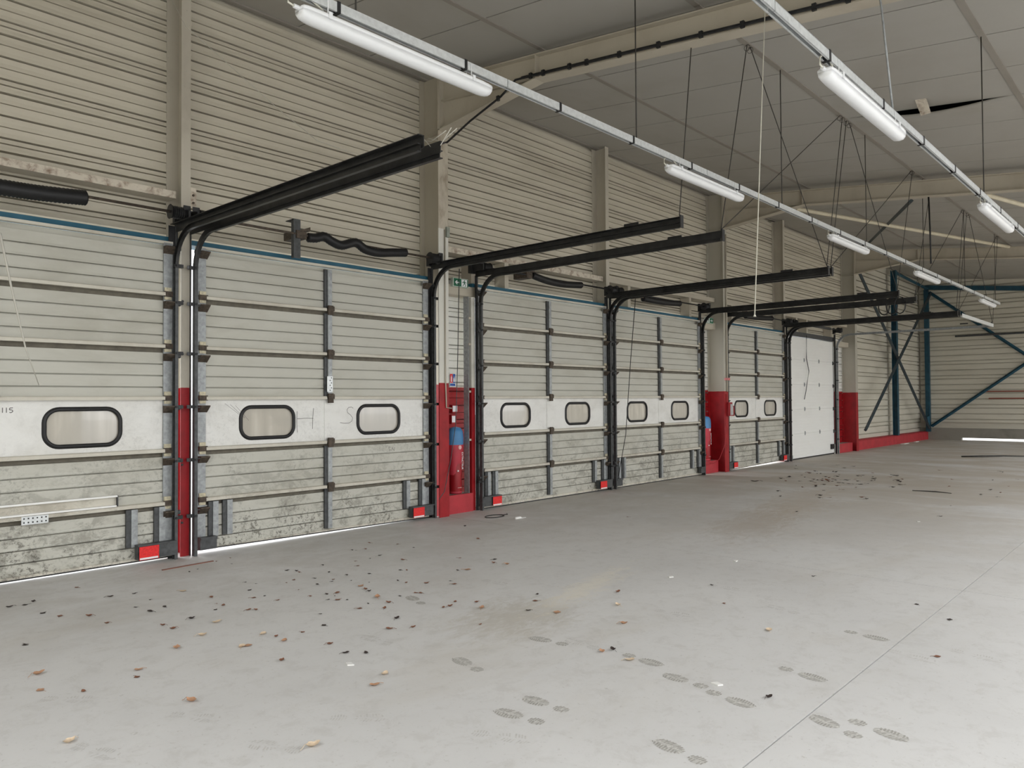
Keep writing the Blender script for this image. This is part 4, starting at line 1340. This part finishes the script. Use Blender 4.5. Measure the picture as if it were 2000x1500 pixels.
# conduit on the column front flange
m = MB().tube([(7.155, 7.738, 3.96), (7.155, 7.738, 1.95), (7.17, 7.738, 1.5), (7.27, 7.74, 1.49)], 0.010, 6)
o = add('conduit', m.mesh('conduit', MT['steel_cream'], True), None)
tag(o, 'thin cable conduit running down the front of the column beside the exit sign', 'conduit')
o = add('junction_box', bx(-0.025, 0.03, -0.03, 0, 0, 0.14, 'junction_box', simple('box_grey_green', (0.26, 0.28, 0.24), 0.6)), None, (7.2, 7.748, 3.86))
tag(o, 'small grey-green junction box on the front of the column beside the exit sign', 'box')
# extinguisher pictogram plate
e = empty('pictogram_plate', (7.66, 8.135, 1.80), 'small red and blue fire extinguisher pictogram plate at the top of the red paint', 'sign')
add('plate', bx(-0.055, 0.055, -0.004, 0.0, 0, 0.19, 'plate', MT['white']), e)
add('red_field', bx(-0.052, 0.0, -0.006, -0.004, 0.055, 0.185, 'red_field', MT['red_bright']), e)
add('blue_field', bx(0.004, 0.052, -0.006, -0.004, 0.055, 0.185, 'blue_field', MT['sign_blue']), e)
add('extinguisher_symbol', MB().box(-0.036, -0.016, -0.0075, -0.006, 0.07, 0.14).box(-0.032, -0.02, -0.0075, -0.006, 0.14, 0.165).mesh('symbol', MT['white']), e)
add('flame_symbol', MB().prism([(0.012, 0.07), (0.044, 0.07), (0.04, 0.12), (0.03, 0.16), (0.024, 0.11), (0.014, 0.13)], 'y', -0.0075, -0.006).mesh('symbol', MT['white']), e)
add('text_band', bx(-0.05, 0.05, -0.006, -0.004, 0.01, 0.045, 'text_band', MT['sign_blue']), e)

# call point box on the second column
e = empty('call_point', (15.6, 7.70, 1.22), 'red framed call point box with grey front on the red column', 'alarm')
add('back_box', bx(-0.10, 0.02, -0.03, 0.045, 0.0, 0.30, 'back_box', MT['red']), e)
add('front_cover', bx(-0.085, 0.005, -0.045, -0.03, 0.02, 0.26, 'front_cover', simple('grey_cover', (0.42, 0.40, 0.40), 0.4)), e)
add('side_frame', MB().box(0.02, 0.10, -0.04, -0.02, 0.0, 0.022).box(0.02, 0.10, -0.04, -0.02, 0.20, 0.222).box(0.078, 0.10, -0.04, -0.02, 0.0, 0.222).mesh('side_frame', MT['red']), e)
# twin pipes on second column with red tape
m = MB().tube([(15.5, 7.725, 1.75), (15.5, 7.725, 5.2)], 0.016, 8)
o = add('column_pipe', m.mesh('column_pipe', MT['steel_cream'], True), None)
tag(o, 'cream pipe running up the front of the column with the call point box', 'pipe')
o = add('red_tape', bx(-0.095, 0.095, -0.04, 0.0, 0, 0.05, 'red_tape', simple('faded_red', (0.6, 0.2, 0.2), 0.6)), None, (15.5, 7.745, 2.0))
tag(o, 'band of faded red tape wrapped around the column pipe', 'tape')

# ------------------------------------------------------------------ blue bracing at the far end
e = empty('blue_post', (28.4, 7.95, 0.30), 'dark blue steel post rising from the red plinth at the crossing of the bracing', 'post')
add('front_flange', bx(-0.09, 0.09, -0.12, -0.105, 0, 5.7, 'front_flange', MT['blue_dark']), e)
add('post_web', bx(-0.006, 0.006, -0.105, 0.03, 0, 5.7, 'web', MT['blue_dark']), e)
add('rear_flange', bx(-0.09, 0.09, 0.03, 0.045, 0, 5.7, 'rear_flange', MT['blue_dark']), e)
e = empty('corner_post', (32.2, 7.88, 0.30), 'blue steel corner post where the door wall meets the end wall', 'post')
add('corner_flange', bx(-0.09, 0.07, -0.13, -0.115, 0, 5.40, 'flange', MT['blue_dark']), e)
add('corner_web', bx(-0.09, -0.08, -0.115, 0.02, 0, 5.40, 'web', MT['blue_dark']), e)
add('gusset', MB().prism([(-0.45, 0.55), (0.0, 0.0), (0.0, 0.9), (-0.11, 0.9), (-0.11, 0.6)], 'y', -0.12, -0.11).mesh('gusset', MT['blue']), e)


def strut(name, a, b2, r, mat, lab, cat='brace', grp=None, square=True):
    a, b2 = Vector(a), Vector(b2)
    o = add(name, MB().tube([(0, 0, 0), tuple(b2 - a)], r, 4 if square else 10).mesh(name, MT[mat]), None, a)
    tag(o, lab, cat, grp)
    return o


strut('cross_brace', (24.25, 7.74, 5.45), (32.0, 7.74, 0.42), 0.05, 'brace_dark', 'dark diagonal brace falling from the last beige column top to the corner foot', grp='cross bracing on the door wall')
strut('cross_brace', (24.25, 7.62, 0.62), (32.0, 7.62, 5.55), 0.05, 'brace_dark', 'dark diagonal brace rising from the last beige column foot to the blue corner', grp='cross bracing on the door wall')
strut('end_brace', (32.2, 7.72, 5.6), (32.2, 4.55, 2.98), 0.055, 'blue_dark', 'upper blue diagonal brace on the end wall', grp='braces on the end wall')
strut('end_brace', (32.2, 7.72, 0.5), (32.2, 4.52, 2.90), 0.055, 'blue_dark', 'lower blue diagonal brace on the end wall rising from the corner foot', grp='braces on the end wall')
m = MB().prism([(7.9, ceil_z(7.9) - 0.42), (7.9, ceil_z(7.9) - 0.26), (0, ceil_z(0) - 0.28), (0, ceil_z(0) - 0.44)], 'x', -0.06, 0.06)
o = add('end_beam', m.mesh('end_beam', MT['blue_dark']), None, (32.25, 0, 0))
tag(o, 'dark blue sloping beam along the top of the end wall', 'beam')
strut('eave_brace', (28.4, 7.9, 5.95), (32.2, 7.8, 5.75), 0.06, 'blue_dark', 'dark blue strut between the two blue posts under the eaves', 'brace')
for (z, y0, lab) in ((1.80, 6.0, 'upper thin red-brown pipe on the end wall'), (1.545, 5.85, 'lower thin red-brown pipe on the end wall')):
    strut('wall_pipe', (32.28, y0, z), (32.28, 1.5, z), 0.022, 'pipe_red', lab, 'pipe', 'red-brown pipes on the end wall', False)
strut('wall_pipe', (32.08, 6.85, 3.86), (32.08, 1.5, 3.86), 0.035, 'dark_steel', 'dark horizontal bar across the end wall', 'pipe', None, False)
# roof bracing
yz = lambda y: raf_bot(y) + 0.12
strut('roof_brace', (15.6, 6.2, 5.52), (23.7, 3.77, 5.56), 0.04, 'tube_cream', 'long cream tube brace between the second and third rafters', 'brace', None, False)
strut('roof_brace', (15.6, 2.83, 5.19), (23.7, 0.9, 5.32), 0.04, 'tube_cream', 'cream tube brace under the second rafter on the far side of the lights', 'brace', None, False)
strut('fly_brace', (15.6, 4.02, 5.29), (22.6, 6.96, 5.93), 0.045, 'brace_dark', 'dark diagonal angle brace between the second and third rafters', 'brace')
# ------------------------------------------------------------------ small items on the floor
m = MB().tube([Vector((0.16 * math.cos(t / 16 * 6.283), 0.10 * math.sin(t / 16 * 6.283), 0.006)) for t in range(17)], 0.006, 6, False).tube([(0.16, 0, 0.006), (0.24, -0.02, 0.006), (0.30, 0.05, 0.006)], 0.005, 6)
o = add('wire_loop', m.mesh('wire_loop', MT['black'], True), None, on_floor(966, 1009))
tag(o, 'loop of black wire lying on the floor in front of the door with two stickers', 'wire')
p = on_floor(1012, 1014)
m = MB().tube([(-0.06, 0, 0.018), (-0.05, 0, 0.018), (0.04, 0, 0.016), (0.06, 0, 0.012), (0.07, 0, 0.006), (0.16, 0, 0.006)], [0.012, 0.018, 0.017, 0.012, 0.006, 0.004], 8)
o = add('paper_roll', m.mesh('paper_roll', MT['paper'], True), None, p)
tag(o, 'small white rolled scrap on the floor near the wire loop', 'scrap')
p = on_floor(368, 1105)
o = add('wood_strip', bx(-0.26, 0.26, -0.01, 0.01, 0, 0.008, 'wood_strip', simple('strip_brown', (0.20, 0.085, 0.06), 0.7)), None, p, (0, 0, math.radians(3)))
tag(o, 'thin brown strip lying on the floor at the foot of the narrow red post', 'strip')
o = add('white_scrap', bx(-0.28, 0.28, -0.06, 0.06, 0, 0.02, 'white_scrap', MT['paper']), None, (28.6, 7.70, 0))
tag(o, 'white scrap at the foot of the red plinth under the blue post', 'scrap', 'white scraps at the plinth')
o = add('white_scrap', bx(-0.2, 0.2, -0.04, 0.04, 0, 0.015, 'white_scrap', MT['paper']), None, (30.1, 7.72, 0))
tag(o, 'white scrap at the foot of the red plinth near the corner', 'scrap', 'white scraps at the plinth')
o = add('long_stick', MB().tube([(0, 0, 0.02), (0.3, -0.4, 0.02), (0.9, -0.8, 0.02), (1.2, -1.5, 0.02)], [0.02, 0.035, 0.02, 0.012], 6).mesh('long_stick', MT['wire'], True), None, on_floor(1878, 893))
tag(o, 'dark stick lying on the far floor before the end wall', 'stick')
o = add('long_stick', MB().tube([(0, 0, 0.01), (0.02, -0.35, 0.015), (-0.03, -0.6, 0.01)], [0.006, 0.010, 0.006], 6).mesh('long_stick', MT['wire'], True), None, on_floor(1782, 959))
tag(o, 'dark twig lying on the floor past the debris before the white door', 'stick')

# ------------------------------------------------------------------ leaves
def leaf_mesh(kind, curl):
    m = MB()
    n = 7
    for i in range(n):
        t = i / (n - 1)
        w = 0.34 * math.sin(math.pi * t ** 0.85) * (1 + 0.25 * math.sin(9 * t + kind * 2))
        zz = curl * (4 * (t - 0.5) ** 2) * 0.28 + 0.03
        for s, k in ((-1, 1), (0, 0), (1, 1)):
            m.v.append((t - 0.5, s * max(w, 0.01), zz + k * curl * 0.55 * w + 0.01))
    for i in range(n - 1):
        for j in range(2):
            a = i * 3 + j
            m.f.append((a, a + 3, a + 4, a + 1))
    m.tube([(0.5, 0, 0.03 + curl * 0.28), (0.72, 0.06, 0.10), (0.85, 0.12, 0.05)], 0.018, 4)
    return m


LM = [[leaf_mesh(k, c).mesh('leaf', mt, True) for k, c in ((0, 0.5), (1, 0.9), (2, 0.25))] for mt in LEAF]
names = ['tan', 'brown', 'dark', 'pale']
leaf_px = {
    3: [(135, 1451), (472, 1264), (513, 1239), (423, 1216), (395, 1242), (357, 1155), (752, 1317), (1230, 1290), (1502, 1232), (1207, 1183), (611, 1459)],
    0: [(374, 1371), (79, 1349), (75, 1318), (483, 1262), (555, 1252), (345, 1267), (271, 1309), (1088, 1197), (1218, 1219), (941, 1189), (732, 1339), (705, 1145), (737, 1168), (990, 1103), (913, 1113), (1176, 1274)],
    1: [(163, 1351), (267, 1323), (550, 1291), (591, 1235), (318, 1222), (338, 1229), (209, 1218), (436, 1183), (485, 1192), (500, 1192), (495, 1168), (413, 1167), (117, 1204), (174, 1204), (150, 1148),
        (644, 1259), (539, 1244), (542, 1173), (651, 1132), (658, 1159), (660, 1172), (702, 1189), (751, 1189), (761, 1229), (807, 1226), (866, 1187), (879, 1185), (833, 1139), (887, 1141), (822, 1159),
        (1046, 1174), (1207, 1157), (964, 1100), (898, 1090), (787, 1094), (777, 1063), (714, 1073), (722, 1061), (934, 1053), (759, 1178), (931, 1177), (889, 1176), (714, 1152), (1226, 1010), (1830, 1283), (574, 1133)],
    2: [(633, 1222), (675, 1276), (294, 1195), (374, 1209), (620, 1142), (560, 1115), (579, 1116), (49, 1182), (65, 1176), (19, 1186), (84, 1198), (215, 1166), (262, 1160), (49, 1260), (775, 1209),
        (1032, 1193), (1197, 1270), (966, 1093), (808, 1070), (742, 1085), (908, 1028), (715, 1276), (1390, 1143), (1855, 1211), (1589, 1126), (1837, 1009), (1857, 988), (1556, 1000), (1791, 1181), (1502, 1363)],
}
lab_leaf = {3: 'pale straw-coloured curled leaf on the grey floor', 0: 'tan orange dry leaf curled on the grey floor', 1: 'small reddish brown dry leaf on the grey floor', 2: 'small blackish dry leaf on the grey floor'}
for k, pts in leaf_px.items():
    for (x, y) in pts:
        p = on_floor(x, y)
        o = add('leaf', random.choice(LM[k]), None, p, (0, 0, random.uniform(0, 6.28)))
        s = random.uniform(0.052, 0.075) if k in (0, 3) else random.uniform(0.036, 0.058)
        o.scale = (s, s, s * 1.1)
        tag(o, lab_leaf[k], 'leaf', '%s leaves scattered on the floor' % names[k])
# far debris in front of the last doors
for i in range(90):
    if i < 55:
        x, y = random.gauss(1640, 70), random.gauss(938, 9)
    else:
        x, y = random.uniform(1500, 1990), random.uniform(905, 975)
    p = on_floor(x, y)
    if p.y > 7.4 or p.x > 31: continue
    o = add('leaf', LM[2 if random.random() < 0.7 else 1][i % 3], None, p, (0, 0, random.uniform(0, 6.28)))
    s = random.uniform(0.06, 0.19) if i < 20 else random.uniform(0.05, 0.10)
    o.scale = (s, s * 0.8, s * 0.8)
    tag(o, 'dark leaf litter flake on the far floor in front of the white door', 'leaf', 'leaf litter before the white door')
# crumbs near the scribbled door
for i in range(55):
    x, y = random.gauss(640, 190), random.gauss(1130, 42)
    p = on_floor(x, max(1075, y))
    if p.y > 7.55: continue
    o = add('leaf', LM[random.choice((1, 2, 2))][i % 3], None, p, (0, 0, random.uniform(0, 6.28)))
    s = random.uniform(0.018, 0.045)
    o.scale = (s, s, s)
    tag(o, 'tiny dark leaf crumb on the floor before the scribbled door', 'leaf', 'leaf crumbs before the scribbled door')
for (x, y) in ((1436, 1096), (1794, 1019), (1311, 1127), (683, 1298), (1400, 1336)):
    p = on_floor(x, y)
    m = MB().prism([(-0.03, -0.015), (0.02, -0.02), (0.035, 0.01), (-0.01, 0.02)], 'z', 0.0, 0.006)
    o = add('paper_scrap', m.mesh('paper_scrap', MT['paper']), None, p, (0, 0, random.uniform(0, 6)))
    tag(o, 'tiny white paper scrap on the open floor', 'scrap', 'tiny white scraps on the floor')

# ------------------------------------------------------------------ footprints (dust marks, parts of the floor)
def print_mesh(mat, seed):
    rnd = random.Random(seed)
    m = MB()
    z = 0.0008
    def bar(x0, x1, y, tw, skew):
        k = len(m.v)
        m.v += [(x0, y - tw, z), (x1, y - tw + skew, z), (x1, y + tw + skew, z), (x0, y + tw, z)]
        m.f.append((k, k + 1, k + 2, k + 3))
    # local y along the foot; heel at y=-0.11, forefoot at y=+0.06
    for i in range(11):
        y = -0.02 + i * 0.0155
        t = (y - 0.06) / 0.088
        if abs(t) >= 1: continue
        w = 0.05 * math.sqrt(1 - t * t)
        if rnd.random() < 0.85: bar(-w, -0.006 - rnd.random() * 0.01, y, 0.0045, 0.010)
        if rnd.random() < 0.85: bar(0.006 + rnd.random() * 0.01, w, y + 0.010, 0.0045, -0.010)
    for i in range(6):
        y = -0.145 + i * 0.0145
        t = (y + 0.11) / 0.045
        if abs(t) >= 1: continue
        w = 0.038 * math.sqrt(1 - t * t)
        if rnd.random() < 0.9: bar(-w, -0.004, y, 0.004, 0.004)
        if rnd.random() < 0.9: bar(0.004, w, y + 0.004, 0.004, -0.004)
    return m.mesh('footprint', mat)


def sole_mesh(mat):
    m = MB()
    for (cy, ry, rx) in ((0.06, 0.085, 0.047), (-0.11, 0.042, 0.035)):
        k = len(m.v)
        m.v += [(rx * math.cos(t * math.pi / 9) * (1 + 0.06 * math.sin(5 * t)), cy + ry * math.sin(t * math.pi / 9), 0.0005) for t in range(18)]
        m.f.append(tuple(range(k, k + 18)))
    return m.mesh('sole_smudge', mat)


SOLE = [sole_mesh(MT['print_mid']), sole_mesh(MT['print_faint'])]
FP = [print_mesh(MT['print'], 1), print_mesh(MT['print'], 2), print_mesh(MT['print_faint'], 3), print_mesh(MT['print_faint'], 4)]
prints = [((897, 1289), (929, 1306), 0), ((717, 1245), (754, 1256), 2), ((1036, 1366), (1092, 1384), 1), ((1597, 1326), (1539, 1308), 0), ((1601, 1405), (1659, 1432), 1), ((1719, 1248), (1667, 1236), 0),
          ((1808, 1289), (1756, 1275), 2), ((1456, 1376), (1398, 1355), 0), ((1307, 1320), (1367, 1339), 1), ((1297, 1453), (1355, 1481), 0), ((740, 1402), (665, 1402), 3), ((413, 1404), (350, 1397), 2),
          ((1010, 1443), (950, 1434), 3), ((168, 1366), (101, 1365), 3), ((801, 1166), (822, 1178), 1), ((1051, 1248), (1090, 1256), 0), ((217, 1476), (157, 1459), 2), ((995, 1394), (1030, 1404), 0),
          ((1272, 1294), (1240, 1284), 0), ((1118, 1252), (1150, 1262), 3), ((1733, 1432), (1700, 1420), 1), ((1923, 1285), (1890, 1277), 2), ((1430, 1150), (1400, 1145), 3), ((1510, 1185), (1545, 1195), 3),
          ((1330, 1200), (1300, 1195), 3), ((510, 1455), (560, 1462), 3), ((980, 1140), (955, 1135), 3), ((1130, 1075), (1160, 1080), 3)]
for (a, b2, k) in prints:
    pa, pb = on_floor(*a), on_floor(*b2)
    d = pa - pb
    ang = math.atan2(-d.x, d.y)
    f_ = add('footprint', FP[k], fl, ((pa.x + pb.x) / 2, (pa.y + pb.y) / 2, 0), (0, 0, ang))
    if k < 2:
        add('sole_smudge', SOLE[0], f_)
